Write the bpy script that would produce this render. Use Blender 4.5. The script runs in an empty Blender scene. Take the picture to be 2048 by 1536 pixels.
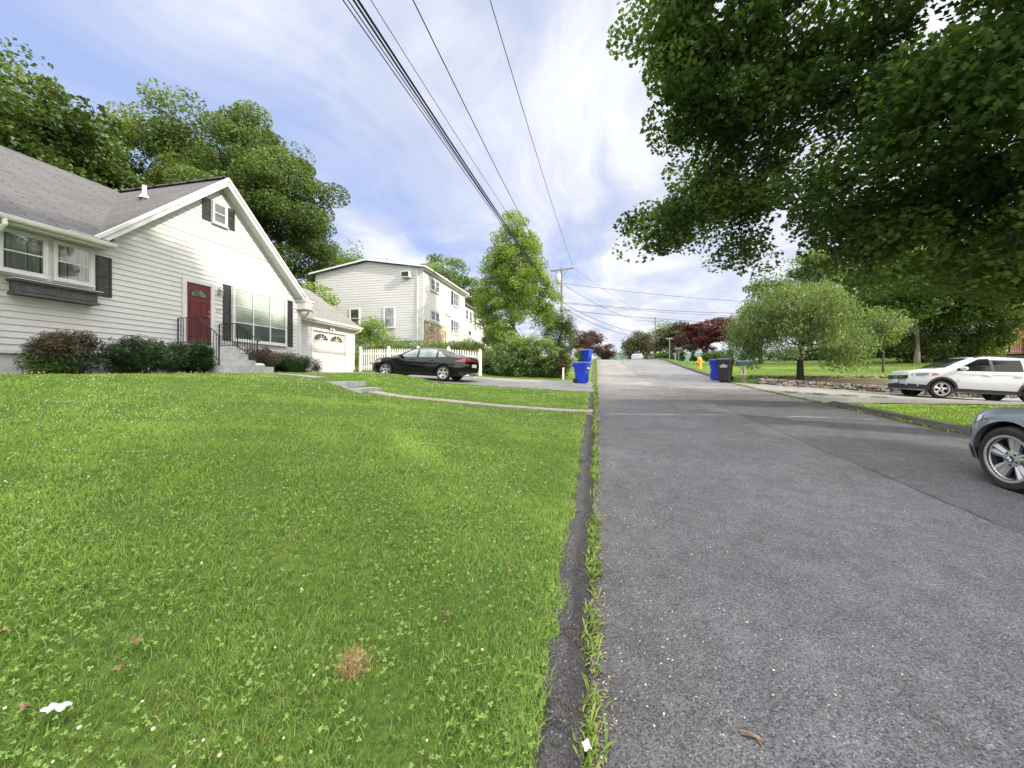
import bpy, math, random
import numpy as np
from mathutils import Vector, Matrix
R = math.radians
C = bpy.context.scene.collection
SC = bpy.context.scene
random.seed(7)

# ------------------------------------------------------------------ camera, sky, sun, exposure
cam = bpy.data.cameras.new('camera'); cam.sensor_width = 36; cam.lens = 770/2048*36
cam.shift_y = -13/2048; cam.clip_start = .05; cam.clip_end = 4000
camo = bpy.data.objects.new('camera', cam); C.objects.link(camo)
camo.rotation_euler = (R(90), 0, R(12.2)); camo.location = (.035, 0, 0)     # eye height is z = 0
SC.camera = camo
SUN_EL, SUN_AZ = 28.0, -15.0      # azimuth from +X towards +Y (negative: a little behind the camera)
sl = bpy.data.lights.new('sun', 'SUN'); sl.energy = 2.2; sl.angle = R(.8); sl.color = (1, .90, .74)
so = bpy.data.objects.new('sun', sl); C.objects.link(so)
sd = Vector((math.cos(R(SUN_EL))*math.cos(R(SUN_AZ)), math.cos(R(SUN_EL))*math.sin(R(SUN_AZ)), math.sin(R(SUN_EL))))
so.rotation_euler = sd.to_track_quat('Z', 'Y').to_euler(); so.location = (30, -10, 30)
SC.view_settings.view_transform = 'Standard'; SC.view_settings.look = 'None'
SC.view_settings.exposure = 1.75; SC.view_settings.gamma = 1
try:
    SC.cycles.max_bounces = 8; SC.cycles.transparent_max_bounces = 12; SC.cycles.use_denoising = True
except Exception: pass

def nd(nt, typ, loc=None, **kw):
    n = nt.nodes.new(typ)
    for k, v in kw.items(): setattr(n, k, v)
    return n
def lk(nt, a, b): nt.links.new(a, b)
def math_n(nt, op, a, b=None, c=None, clamp=False):
    n = nt.nodes.new('ShaderNodeMath'); n.operation = op; n.use_clamp = clamp
    for i, v in enumerate((a, b, c)):
        if v is None: continue
        if isinstance(v, (int, float)): n.inputs[i].default_value = v
        else: nt.links.new(v, n.inputs[i])
    return n.outputs[0]
def mixc(nt, f, a, b, mode='MIX'):
    n = nt.nodes.new('ShaderNodeMix'); n.data_type = 'RGBA'; n.blend_type = mode
    for s, v in ((n.inputs[0], f), (n.inputs[6], a), (n.inputs[7], b)):
        if isinstance(v, (int, float)): s.default_value = v
        elif isinstance(v, tuple): s.default_value = (*v[:3], 1)
        else: nt.links.new(v, s)
    return n.outputs[2]
def ramp(nt, v, a, b, lo=0., hi=1., smooth=True):
    n = nt.nodes.new('ShaderNodeMapRange'); n.interpolation_type = 'SMOOTHSTEP' if smooth else 'LINEAR'
    nt.links.new(v, n.inputs[0]); n.inputs[1].default_value = a; n.inputs[2].default_value = b
    n.inputs[3].default_value = lo; n.inputs[4].default_value = hi
    return n.outputs[0]
def noise(nt, vec, scale, detail=3, rough=.5, dist=0.):
    n = nt.nodes.new('ShaderNodeTexNoise'); n.inputs['Scale'].default_value = scale
    n.inputs['Detail'].default_value = detail; n.inputs['Roughness'].default_value = rough
    n.inputs['Distortion'].default_value = dist
    if vec is not None: nt.links.new(vec, n.inputs['Vector'])
    return n.outputs['Fac']
def mapping(nt, vec, scale=(1, 1, 1), rot=(0, 0, 0), loc=(0, 0, 0)):
    n = nt.nodes.new('ShaderNodeMapping'); n.inputs['Scale'].default_value = scale
    n.inputs['Rotation'].default_value = rot; n.inputs['Location'].default_value = loc
    nt.links.new(vec, n.inputs['Vector']); return n.outputs[0]

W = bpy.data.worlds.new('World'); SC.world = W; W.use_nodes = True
nt = W.node_tree; nt.nodes.clear()
sky = nd(nt, 'ShaderNodeTexSky', sky_type='NISHITA'); sky.sun_disc = False
sky.sun_elevation = R(SUN_EL); sky.sun_rotation = R(90 - SUN_AZ); sky.air_density = 1.0; sky.dust_density = .6; sky.ozone_density = 1.6
tc = nd(nt, 'ShaderNodeTexCoord'); sx = nd(nt, 'ShaderNodeSeparateXYZ'); lk(nt, tc.outputs['Generated'], sx.inputs[0])
zc = math_n(nt, 'ADD', math_n(nt, 'MAXIMUM', sx.outputs[2], 0.0), .07)
cx = nd(nt, 'ShaderNodeCombineXYZ')
lk(nt, math_n(nt, 'DIVIDE', sx.outputs[0], zc), cx.inputs[0]); lk(nt, math_n(nt, 'DIVIDE', sx.outputs[1], zc), cx.inputs[1])
warp = nd(nt, 'ShaderNodeTexNoise'); warp.inputs['Scale'].default_value = .55; warp.inputs['Detail'].default_value = 2
lk(nt, cx.outputs[0], warp.inputs['Vector'])
wv = nd(nt, 'ShaderNodeVectorMath', operation='MULTIPLY_ADD'); lk(nt, warp.outputs['Color'], wv.inputs[0])
wv.inputs[1].default_value = (1.5, 1.5, 0); lk(nt, cx.outputs[0], wv.inputs[2])
pv = mapping(nt, wv.outputs[0], (1.5, .42, 1), (0, 0, R(18)), (3.1, .4, 0))
n1 = noise(nt, pv, 1.15, 7, .58, .25)
pv2 = mapping(nt, wv.outputs[0], (.55, .8, 1), (0, 0, R(-25)), (1.3, 5.2, 0))
n2 = noise(nt, pv2, 1.1, 6, .55, .2)
bias = ramp(nt, sx.outputs[0], -.85, .35, -.035, .07)
low = ramp(nt, sx.outputs[2], .05, .35, .06, 0.)
s = math_n(nt, 'ADD', math_n(nt, 'ADD', math_n(nt, 'MULTIPLY', n1, .55), math_n(nt, 'MULTIPLY', n2, .45)), math_n(nt, 'ADD', bias, low))
mask = ramp(nt, s, .37, .62)
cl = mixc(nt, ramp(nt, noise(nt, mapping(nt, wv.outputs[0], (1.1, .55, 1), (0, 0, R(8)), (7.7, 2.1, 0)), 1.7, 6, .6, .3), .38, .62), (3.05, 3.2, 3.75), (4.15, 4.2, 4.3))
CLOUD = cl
skyb = mixc(nt, 1.0, sky.outputs[0], (.80, .80, .92), 'MULTIPLY')
skyc = mixc(nt, .75, skyb, (1.95, 2.4, 3.85))
col = mixc(nt, math_n(nt, 'MULTIPLY', mask, .93), skyc, CLOUD)
# added fill: sky brightened outside the view round the sun, behind camera, overhead
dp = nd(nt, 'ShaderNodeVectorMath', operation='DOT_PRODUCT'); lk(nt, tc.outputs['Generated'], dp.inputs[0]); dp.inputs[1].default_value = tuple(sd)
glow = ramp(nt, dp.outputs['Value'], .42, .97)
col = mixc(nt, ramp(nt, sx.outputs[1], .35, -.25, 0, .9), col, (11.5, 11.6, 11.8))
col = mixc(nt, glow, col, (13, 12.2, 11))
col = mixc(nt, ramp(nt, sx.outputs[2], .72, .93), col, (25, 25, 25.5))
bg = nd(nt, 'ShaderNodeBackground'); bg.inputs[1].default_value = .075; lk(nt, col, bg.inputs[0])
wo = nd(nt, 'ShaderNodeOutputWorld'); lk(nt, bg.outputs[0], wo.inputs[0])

# ------------------------------------------------------------------ materials
def new_mat(name):
    m = bpy.data.materials.new(name); m.use_nodes = True
    t = m.node_tree; return m, t, t.nodes['Principled BSDF']
MATS = {}
def mat(name, col, rough=.6, col2=None, scale=4., metal=0., spec=.4, bump=0., bscale=None, detail=4, coat=0., stretch=(1, 1, 1), lo=.35, hi=.65):
    m, t, b = new_mat(name); MATS[name] = m
    b.inputs['Roughness'].default_value = rough; b.inputs['Metallic'].default_value = metal
    b.inputs['Specular IOR Level'].default_value = spec; b.inputs['Coat Weight'].default_value = coat
    b.inputs['Coat Roughness'].default_value = .04
    tcn = nd(t, 'ShaderNodeTexCoord'); v = mapping(t, tcn.outputs['Object'], stretch)
    if col2 is not None:
        f = ramp(t, noise(t, v, scale, detail, .6), lo, hi); c = mixc(t, f, col, col2); lk(t, c, b.inputs['Base Color'])
    else: b.inputs['Base Color'].default_value = (*col, 1)
    if bump:
        bn = nd(t, 'ShaderNodeBump'); bn.inputs['Strength'].default_value = bump; bn.inputs['Distance'].default_value = .02
        lk(t, noise(t, v, bscale or scale*4, 3, .6), bn.inputs['Height']); lk(t, bn.outputs[0], b.inputs['Normal'])
    return m
def leaf_mat(name, dark, light, transl=.38, rough=.45, spec=.3):
    m, t, b = new_mat(name); MATS[name] = m
    at = nd(t, 'ShaderNodeAttribute', attribute_name='tint')
    c = mixc(t, at.outputs['Fac'], dark, light); lk(t, c, b.inputs['Base Color'])
    b.inputs['Roughness'].default_value = rough; b.inputs['Specular IOR Level'].default_value = spec
    tr = nd(t, 'ShaderNodeBsdfTranslucent')
    lk(t, mixc(t, 1., c, (1.25, 1.3, .55), 'MULTIPLY'), tr.inputs[0])
    ms = nd(t, 'ShaderNodeMixShader'); ms.inputs[0].default_value = transl
    lk(t, b.outputs[0], ms.inputs[1]); lk(t, tr.outputs[0], ms.inputs[2])
    lk(t, ms.outputs[0], t.nodes['Material Output'].inputs[0]); return m
def glass_mat(name, tint=(.9, .95, .95), refl=.12):
    m, t, b = new_mat(name); MATS[name] = m
    tp = nd(t, 'ShaderNodeBsdfTransparent'); tp.inputs[0].default_value = (*tint, 1)
    gl = nd(t, 'ShaderNodeBsdfGlossy'); gl.inputs['Roughness'].default_value = .03
    lw = nd(t, 'ShaderNodeLayerWeight'); lw.inputs[0].default_value = .35
    f = math_n(t, 'ADD', math_n(t, 'MULTIPLY', lw.outputs['Fresnel'], .8), refl, clamp=True)
    ms = nd(t, 'ShaderNodeMixShader'); lk(t, f, ms.inputs[0]); lk(t, tp.outputs[0], ms.inputs[1]); lk(t, gl.outputs[0], ms.inputs[2])
    lk(t, ms.outputs[0], t.nodes['Material Output'].inputs[0]); return m

def siding_mat(name, col, col2, dirt=.25):
    m, t, b = new_mat(name); MATS[name] = m
    tcn = nd(t, 'ShaderNodeTexCoord'); o = tcn.outputs['Object']
    f = ramp(t, noise(t, mapping(t, o, (.5, .5, 1.2)), 1.1, 5, .6), .42, .75)
    g = ramp(t, noise(t, mapping(t, o, (2, 2, .25)), 1.6, 4, .6), .5, .8)
    c = mixc(t, math_n(t, 'MULTIPLY', f, dirt*2, clamp=True), col, col2)
    c = mixc(t, math_n(t, 'MULTIPLY', g, dirt), c, tuple(x*.86 for x in col2)); lk(t, c, b.inputs['Base Color'])
    b.inputs['Roughness'].default_value = .5; b.inputs['Specular IOR Level'].default_value = .3
    bn = nd(t, 'ShaderNodeBump'); bn.inputs['Strength'].default_value = .15; bn.inputs['Distance'].default_value = .01
    lk(t, noise(t, mapping(t, o, (1, 1, 6)), 8, 3), bn.inputs['Height']); lk(t, bn.outputs[0], b.inputs['Normal'])
    return m
def shingle_mat(name, c1, c2, c3):
    m, t, b = new_mat(name); MATS[name] = m
    tcn = nd(t, 'ShaderNodeTexCoord'); uv = tcn.outputs['UV']
    br = nd(t, 'ShaderNodeTexBrick'); lk(t, uv, br.inputs['Vector']); br.offset = .5
    br.inputs['Scale'].default_value = 1; br.inputs['Mortar Size'].default_value = .014; br.inputs['Brick Width'].default_value = .95
    br.inputs['Row Height'].default_value = .14; br.inputs['Mortar'].default_value = (*[x*.35 for x in c1], 1)
    br.inputs['Color1'].default_value = (*c1, 1); br.inputs['Color2'].default_value = (*c2, 1); br.inputs['Bias'].default_value = 0
    f = ramp(t, noise(t, mapping(t, uv, (.5, .8, 1)), 1.2, 5, .65), .4, .7)
    c = mixc(t, math_n(t, 'MULTIPLY', f, .6), br.outputs['Color'], c3)
    f2 = ramp(t, noise(t, uv, 60, 2), .3, .7, .75, 1.2)
    cc = nd(t, 'ShaderNodeVectorMath', operation='SCALE'); lk(t, c, cc.inputs[0]); lk(t, f2, cc.inputs['Scale'])
    lk(t, cc.outputs[0], b.inputs['Base Color']); b.inputs['Roughness'].default_value = .95; b.inputs['Specular IOR Level'].default_value = .15
    # each course tilts up towards its lower edge
    sp = nd(t, 'ShaderNodeSeparateXYZ'); lk(t, uv, sp.inputs[0])
    saw = math_n(t, 'SUBTRACT', 1., math_n(t, 'FRACT', math_n(t, 'DIVIDE', sp.outputs[1], .14)))
    h = math_n(t, 'ADD', saw, math_n(t, 'MULTIPLY', br.outputs['Fac'], -.6))
    bn = nd(t, 'ShaderNodeBump'); bn.inputs['Strength'].default_value = .7; bn.inputs['Distance'].default_value = .02
    lk(t, h, bn.inputs['Height']); lk(t, bn.outputs[0], b.inputs['Normal'])
    return m
def stone_mat(name, cols, scale=3.2, stretch=(1, 1, 1.6)):
    m, t, b = new_mat(name); MATS[name] = m
    tcn = nd(t, 'ShaderNodeTexCoord'); v = mapping(t, tcn.outputs['Object'], stretch)
    vo = nd(t, 'ShaderNodeTexVoronoi'); vo.inputs['Scale'].default_value = scale; lk(t, v, vo.inputs['Vector'])
    ve = nd(t, 'ShaderNodeTexVoronoi', feature='DISTANCE_TO_EDGE'); ve.inputs['Scale'].default_value = scale; lk(t, v, ve.inputs['Vector'])
    cr = nd(t, 'ShaderNodeValToRGB'); el = cr.color_ramp.elements
    sp = nd(t, 'ShaderNodeSeparateColor'); lk(t, vo.outputs['Color'], sp.inputs[0]); lk(t, sp.outputs[0], cr.inputs[0])
    el[0].color = (*cols[0], 1); el[1].color = (*cols[-1], 1); el[1].position = 1
    for i, cc in enumerate(cols[1:-1]):
        e = el.new((i+1)/(len(cols)-1)); e.color = (*cc, 1)
    c = mixc(t, ramp(t, ve.outputs[0], .0, .07), tuple(.25*x for x in cols[0]), cr.outputs[0])
    c = mixc(t, ramp(t, noise(t, v, 14, 4), .3, .7, .0, .5), c, tuple(.6*x for x in cols[1]))
    lk(t, c, b.inputs['Base Color']); b.inputs['Roughness'].default_value = .9
    bn = nd(t, 'ShaderNodeBump'); bn.inputs['Strength'].default_value = .8; bn.inputs['Distance'].default_value = .04
    lk(t, ramp(t, ve.outputs[0], 0, .12), bn.inputs['Height']); lk(t, bn.outputs[0], b.inputs['Normal']); return m

siding_mat('white_siding', (.50, .507, .52), (.45, .447, .44))
siding_mat('shaded_siding', (.43, .43, .425), (.37, .365, .355), .2)  # greyer copy: shade of the less-lit side wall put into the colour
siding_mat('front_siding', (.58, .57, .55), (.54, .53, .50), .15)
siding_mat('blue_siding', (.35, .42, .48), (.30, .36, .42), .15)
mat('trim', (.53, .54, .56), .45, (.47, .48, .49), 2.5)
mat('soffit', (.56, .56, .54), .55, (.50, .50, .47), 3)
mat('gutter_metal', (.60, .595, .57), .45, (.52, .51, .47), 2, bump=.1)
mat('shutter_black', (.018, .018, .021), .45, (.03, .03, .033), 6)
mat('planter_grey', (.045, .046, .055), .55, (.07, .07, .08), 5, bump=.1)
mat('door_red', (.105, .009, .013), .4, (.085, .008, .011), 2, spec=.5)
mat('concrete', (.36, .36, .355), .9, (.27, .27, .262), 5, bump=.25, bscale=60)
mat('step_paint', (.40, .40, .41), .8, (.31, .31, .31), 6, bump=.2, bscale=60)
mat('foundation', (.44, .45, .47), .9, (.36, .36, .37), 3, bump=.2, bscale=40)
mat('iron_black', (.012, .012, .013), .5)
mat('brass', (.55, .42, .2), .35, metal=1.)
mat('garage_white', (.45, .44, .43), .5, (.41, .40, .39), 3)
mat('dark_interior', (.012, .013, .015), .9)
mat('room_grey', (.07, .075, .085), .9, (.11, .115, .12), 1.3)
mat('curtain', (.34, .34, .36), .9, (.24, .24, .26), 6, stretch=(4, 4, .3))
mat('blind', (.72, .75, .74), .7)
mat('room_pale', (.25, .28, .30), .9, (.16, .18, .20), 1.6)
mat('picket_white', (.66, .66, .65), .5, (.60, .60, .58), 3)
mat('bark', (.10, .085, .07), .95, (.05, .043, .036), 6, bump=.8, bscale=18, stretch=(1, 1, .25))
mat('bark_light', (.24, .21, .18), .95, (.13, .11, .095), 5, bump=.8, bscale=15, stretch=(1, 1, .25))
mat('bark_dark', (.035, .03, .026), .95, (.02, .017, .015), 6, bump=.8, bscale=18, stretch=(1, 1, .25))
mat('pole_wood', (.26, .24, .215), .9, (.18, .165, .15), 5, bump=.4, bscale=20, stretch=(3, 3, .2))
mat('weathered_wood', (.23, .20, .17), .9, (.15, .125, .10), 7, bump=.4, bscale=25, stretch=(3, 3, .3))
mat('deck_wood', (.27, .165, .10), .8, (.20, .12, .07), 6)
mat('grille_black', (.006, .006, .007), .7, spec=.1)
mat('wire_black', (.018, .018, .02), .6)
mat('galvanized', (.45, .46, .47), .45, (.36, .37, .38), 4, metal=.6)
mat('bin_blue', (.012, .035, .40), .42, (.010, .028, .33), 3)
mat('bin_black', (.014, .015, .017), .5, (.022, .023, .025), 3)
mat('bin_green', (.01, .09, .035), .45, (.008, .07, .03), 3)
mat('bin_print', (.68, .70, .72), .6)
mat('rubber', (.012, .012, .013), .8, (.02, .02, .02), 8)
mat('paint_black', (.003, .003, .005), .10, spec=.3, coat=.45)
mat('paint_white', (.50, .51, .525), .25, spec=.5, coat=.8)
mat('paint_grey', (.20, .23, .25), .28, metal=.55, spec=.5, coat=.9)
mat('plastic_dark', (.02, .021, .024), .6)
mat('plastic_grey', (.10, .11, .125), .45, metal=.3)
mat('alloy', (.50, .50, .50), .32, metal=.7)
mat('alloy_dark', (.02, .02, .021), .5)
mat('chrome', (.75, .75, .76), .12, metal=1.)
mat('headlamp', (.62, .65, .70), .1, (.25, .27, .30), 14, metal=.6, coat=1.)
mat('lens_red', (.32, .006, .012), .15, coat=1.)
mat('lens_amber', (.55, .16, .02), .2, coat=.6)
mat('plate_blue', (.32, .55, .74), .4, (.62, .70, .78), 3)
mat('plate_white', (.66, .69, .72), .4)
mat('badge_blue', (.03, .16, .45), .3)
mat('auto_glass', (.008, .010, .011), .06, spec=.38)
mat('auto_glass_light', (.16, .20, .19), .06, (.06, .08, .075), 2.2, spec=.9, coat=.8)
mat('hydrant_yellow', (.72, .33, .02), .5, (.60, .26, .02), 6)
mat('sign_green', (.01, .22, .10), .5)
mat('sign_yellow', (.70, .62, .10), .5)
mat('sign_white', (.75, .75, .74), .5)
mat('mailbox_green', (.018, .055, .045), .5, (.03, .075, .06), 5)
mat('plaque_cream', (.70, .64, .46), .6)
mat('terracotta', (.42, .15, .045), .8, (.34, .12, .04), 5)
mat('paper', (.50, .50, .51), .8, (.36, .37, .38), 30, bump=.4)
mat('dead_leaf', (.19, .14, .06), .85, (.11, .068, .036), 40)
mat('stick_wood', (.27, .185, .125), .9, (.12, .075, .05), 60, bump=.4, bscale=60, stretch=(.3, 1, 1))
mat('mulch', (.075, .055, .042), .95, (.05, .03, .02), 20, bump=.8, bscale=40)
mat('brick_red', (.30, .06, .05), .7)
stone_mat('veneer_stone', [(.36, .27, .18), (.45, .33, .20), (.30, .22, .15), (.50, .42, .30), (.40, .36, .31)], 2.2, (1, 1, 1))
stone_mat('rubble_stone', [(.19, .165, .135), (.26, .22, .18), (.12, .105, .09), (.30, .28, .25), (.17, .165, .155)], 3.4, (1, 1, 1.7))
shingle_mat('shingle_grey', (.084, .083, .085), (.108, .106, .108), (.056, .055, .056))
shingle_mat('shingle_light', (.16, .157, .155), (.205, .20, .198), (.13, .127, .124))
glass_mat('window_glass'); glass_mat('window_glass_dull', (.75, .8, .8), .16)
leaf_mat('leaf_maple', (.030, .068, .016), (.115, .175, .038), .43)
leaf_mat('leaf_dark', (.036, .064, .017), (.095, .140, .035), .3)
leaf_mat('leaf_hedge', (.048, .088, .028), (.155, .220, .072), .3)
leaf_mat('leaf_mid', (.052, .098, .026), (.15, .22, .060), .42)
leaf_mat('leaf_oak', (.045, .080, .024), (.125, .180, .054), .36)
leaf_mat('leaf_yellow', (.062, .100, .021), (.160, .210, .048), .42)
leaf_mat('leaf_bright', (.095, .155, .034), (.235, .320, .075), .45)
leaf_mat('leaf_weep', (.065, .110, .036), (.185, .240, .085), .4)
leaf_mat('leaf_yew', (.014, .036, .012), (.042, .082, .022), .15)
leaf_mat('leaf_brown', (.060, .040, .028), (.120, .075, .052), .15)
leaf_mat('leaf_red', (.050, .012, .014), (.150, .030, .032), .3)
leaf_mat('leaf_purple', (.040, .020, .022), (.095, .048, .048), .25)
leaf_mat('leaf_olive', (.034, .034, .014), (.090, .080, .030), .25)
leaf_mat('leaf_gold', (.10, .085, .022), (.20, .16, .045), .3)
leaf_mat('grass_blade', (.110, .215, .036), (.365, .480, .160), .54, .5, .25)
leaf_mat('clover_leaf', (.125, .225, .040), (.28, .40, .10), .35, .5, .25)
leaf_mat('weed_leaf', (.10, .17, .024), (.24, .32, .06), .35, .5, .25)
leaf_mat('petal', (.62, .60, .52), (.8, .78, .74), .3)
# ------------------------------------------------------------------ mesh helpers
class MB:
    def __init__(s): s.v = []; s.f = []; s.uv = {}; s.mi = []; s.cur = 0
    def add(s, pts, faces):
        b = len(s.v); s.v += [tuple(p) for p in pts]
        for f in faces: s.f.append([b+i for i in f]); s.mi.append(s.cur)
        return b
    def box(s, x0, x1, y0, y1, z0, z1, M=None):
        p = [Vector((x, y, z)) for z in (z0, z1) for y in (y0, y1) for x in (x0, x1)]
        if M is not None: p = [M @ q for q in p]
        s.add(p, [(0, 2, 3, 1), (4, 5, 7, 6), (0, 1, 5, 4), (2, 6, 7, 3), (0, 4, 6, 2), (1, 3, 7, 5)])
    def hexa(s, p):     # 8 corners: 4 bottom, 4 top (same winding)
        s.add(p, [(3, 2, 1, 0), (4, 5, 6, 7), (0, 1, 5, 4), (1, 2, 6, 5), (2, 3, 7, 6), (3, 0, 4, 7)])
    def quad(s, a, b, c, d, uv=None):
        k = s.add([a, b, c, d], [(0, 1, 2, 3)])
        if uv: s.uv[len(s.f)-1] = uv
    def bar(s, a, b, w, h=None, up=(0, 0, 1)):
        a = Vector(a); b = Vector(b); h = h or w; d = (b-a).normalized(); up = Vector(up)
        if abs(d.dot(up)) > .98: up = Vector((1, 0, 0))
        x = d.cross(up).normalized()*w/2; y = x.cross(d).normalized()*h/2
        s.hexa([a-x-y, a+x-y, a+x+y, a-x+y, b-x-y, b+x-y, b+x+y, b-x+y])
    def tube(s, pts, r, n=8, cap=True):
        pts = [Vector(p) for p in pts]; k = len(pts)
        rs = r if isinstance(r, (list, tuple)) else [r]*k
        base = len(s.v); prev = None
        for i, p in enumerate(pts):
            d = (pts[min(i+1, k-1)]-pts[max(i-1, 0)]).normalized()
            if prev is None:
                x = d.cross(Vector((0, 0, 1)) if abs(d.z) < .9 else Vector((1, 0, 0))).normalized()
            else: x = (prev-d*prev.dot(d)).normalized()
            prev = x; y = d.cross(x)
            for j in range(n):
                a = 2*math.pi*j/n; s.v.append(tuple(p+(x*math.cos(a)+y*math.sin(a))*rs[i]))
        for i in range(k-1):
            for j in range(n):
                s.f.append([base+i*n+j, base+i*n+(j+1) % n, base+(i+1)*n+(j+1) % n, base+(i+1)*n+j]); s.mi.append(s.cur)
        if cap:
            s.f.append([base+j for j in range(n)][::-1]); s.f.append([base+(k-1)*n+j for j in range(n)]); s.mi += [s.cur]*2
    def lathe(s, prof, n=16, M=None):       # prof: (r, z) about the z axis
        base = len(s.v)
        for r, z in prof:
            for j in range(n):
                a = 2*math.pi*j/n; p = Vector((r*math.cos(a), r*math.sin(a), z))
                s.v.append(tuple(M @ p if M is not None else p))
        for i in range(len(prof)-1):
            for j in range(n):
                s.f.append([base+i*n+j, base+i*n+(j+1) % n, base+(i+1)*n+(j+1) % n, base+(i+1)*n+j]); s.mi.append(s.cur)
    def prism(s, outline, f0, f1):          # two lifts of a 2-D outline
        n = len(outline); p = [f0(*q) for q in outline]+[f1(*q) for q in outline]
        s.add(p, [tuple(range(n))[::-1], tuple(range(n, 2*n))]+[(i, (i+1) % n, n+(i+1) % n, n+i) for i in range(n)])
    def build(s, name, mats, parent=None, smooth=False, world=True, angle=35):
        off = Vector((0, 0, 0))
        if parent is not None and world:
            p = parent
            while p is not None: off += p.location; p = p.parent
        me = bpy.data.meshes.new(name)
        me.from_pydata([(x-off.x, y-off.y, z-off.z) for x, y, z in s.v], [], s.f)
        for m in (mats if isinstance(mats, (list, tuple)) else [mats]): me.materials.append(MATS[m])
        if max(s.mi or [0]): me.polygons.foreach_set('material_index', s.mi)
        if s.uv:
            ul = me.uv_layers.new(name='UVMap')
            for fi, uv in s.uv.items():
                pl = me.polygons[fi]
                for k, li in enumerate(pl.loop_indices): ul.data[li].uv = uv[k]
        if smooth:
            me.polygons.foreach_set('use_smooth', [True]*len(me.polygons))
            try: me.set_sharp_from_angle(angle=R(angle))
            except Exception: pass
        me.update()
        o = bpy.data.objects.new(name, me); C.objects.link(o)
        if parent is not None: o.parent = parent
        return o
def np_mesh(name, verts, faces, mats, parent=None, tint=None, smooth=False, mi=None):
    """verts (N,3); faces: list of (F,k) arrays"""
    me = bpy.data.meshes.new(name); me.vertices.add(len(verts))
    me.vertices.foreach_set('co', np.ascontiguousarray(verts, np.float32).ravel())
    loops = np.concatenate([f.ravel() for f in faces]); tot = np.concatenate([np.full(len(f), f.shape[1]) for f in faces])
    st = np.concatenate([[0], np.cumsum(tot)[:-1]])
    me.loops.add(len(loops)); me.loops.foreach_set('vertex_index', loops.astype(np.int32))
    me.polygons.add(len(tot)); me.polygons.foreach_set('loop_start', st.astype(np.int32)); me.polygons.foreach_set('loop_total', tot.astype(np.int32))
    for m in (mats if isinstance(mats, (list, tuple)) else [mats]): me.materials.append(MATS[m])
    if mi is not None: me.polygons.foreach_set('material_index', mi.astype(np.int32))
    if smooth: me.polygons.foreach_set('use_smooth', np.ones(len(tot), bool))
    me.update(calc_edges=True)
    if tint is not None:
        a = me.attributes.new('tint', 'FLOAT', 'FACE'); a.data.foreach_set('value', np.clip(tint, 0, 1).astype(np.float32))
    o = bpy.data.objects.new(name, me); C.objects.link(o)
    if parent is not None: o.parent = parent
    return o
def thing(name, label, cat, loc=(0, 0, 0), rot=0, group=None):
    o = bpy.data.objects.new(name, None); C.objects.link(o); o.location = loc; o.rotation_euler = (0, 0, rot)
    o.empty_display_size = .3
    o['label'] = label; o['category'] = cat
    if group: o['group'] = group
    return o
def tag(o, label, cat, group=None):
    o['label'] = label; o['category'] = cat
    if group: o['group'] = group
    return o
def struct(o, kind='structure'): o['kind'] = kind; return o
def copy_tree(o, parent=None):
    c = o.copy(); C.objects.link(c)
    if parent is not None: c.parent = parent
    for ch in list(o.children): copy_tree(ch, c)
    return c
def text_mesh(txt, size, depth, M, name, m, parent, align='CENTER'):
    cu = bpy.data.curves.new(name, 'FONT'); cu.body = txt; cu.size = size; cu.extrude = depth; cu.align_x = align
    t = bpy.data.objects.new(name, cu); C.objects.link(t)
    bpy.context.view_layer.update()
    me = bpy.data.meshes.new_from_object(t.evaluated_get(bpy.context.evaluated_depsgraph_get()))
    bpy.data.objects.remove(t); me.transform(M); me.materials.clear(); me.materials.append(MATS[m])
    o = bpy.data.objects.new(name, me); C.objects.link(o); o.parent = parent; return o

# ------------------------------------------------------------------ terrain
def interp(tab): 
    xs = np.array([a for a, b in tab], float); ys = np.array([b for a, b in tab], float)
    d = np.diff(ys)/np.diff(xs); m = np.zeros(len(xs)); m[0] = d[0]; m[-1] = d[-1]
    for i in range(1, len(xs)-1): m[i] = 0 if d[i-1]*d[i] <= 0 else 2*d[i-1]*d[i]/(d[i-1]+d[i])
    def f(x):
        x = np.clip(np.asarray(x, float), xs[0], xs[-1]); i = np.clip(np.searchsorted(xs, x)-1, 0, len(xs)-2)
        h = xs[i+1]-xs[i]; t = (x-xs[i])/h
        return ((2*t**3-3*t*t+1)*ys[i]+(t**3-2*t*t+t)*h*m[i]+(-2*t**3+3*t*t)*ys[i+1]+(t**3-t*t)*h*m[i+1])
    return f
road_z = interp([(-80, -6), (-30, -3.2), (-10, -2.07), (0, -1.48), (10, -.88), (19, -.32), (25, .20), (32, .92), (39, 1.66), (46, 2.04), (56, 2.4), (66, 2.58), (80, 2.4), (110, .6), (160, -5), (300, -16), (900, -20)])
top_z = interp([(-60, -3.5), (-20, -1.2), (-5, -.35), (3, -.02), (8, .08), (14, .18), (19.4, .28), (20.5, .5), (23, 1.3), (26, 2.1), (34, 2.7), (45, 3.1), (80, 3), (150, -4), (900, -18)])
s_far = interp([(0, 0), (.3, 0), (3, .17), (5.8, .42), (7.2, .80), (8.7, .95), (11, 1), (60, 1.)])
s_near = interp([(0, 0), (.3, 0), (3, .30), (5.8, .60), (7.2, .74), (9, .9), (11, 1), (60, 1.)])
right_z = interp([(20.2, -.28), (21.5, -.06), (24, .24), (30, .78), (40, 1.4), (60, 2.3), (100, 1.6), (160, -5), (900, -20)])
RW = 6.3
def sstep(a, b, x):
    t = np.clip((np.asarray(x, float)-a)/(b-a), 0, 1); return t*t*(3-2*t)
def shift(Y):
    Y = np.asarray(Y, float); t = np.clip(Y-38, 0, 28); return .0055*t*t+np.clip(Y-66, 0, 500)*.308
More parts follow.
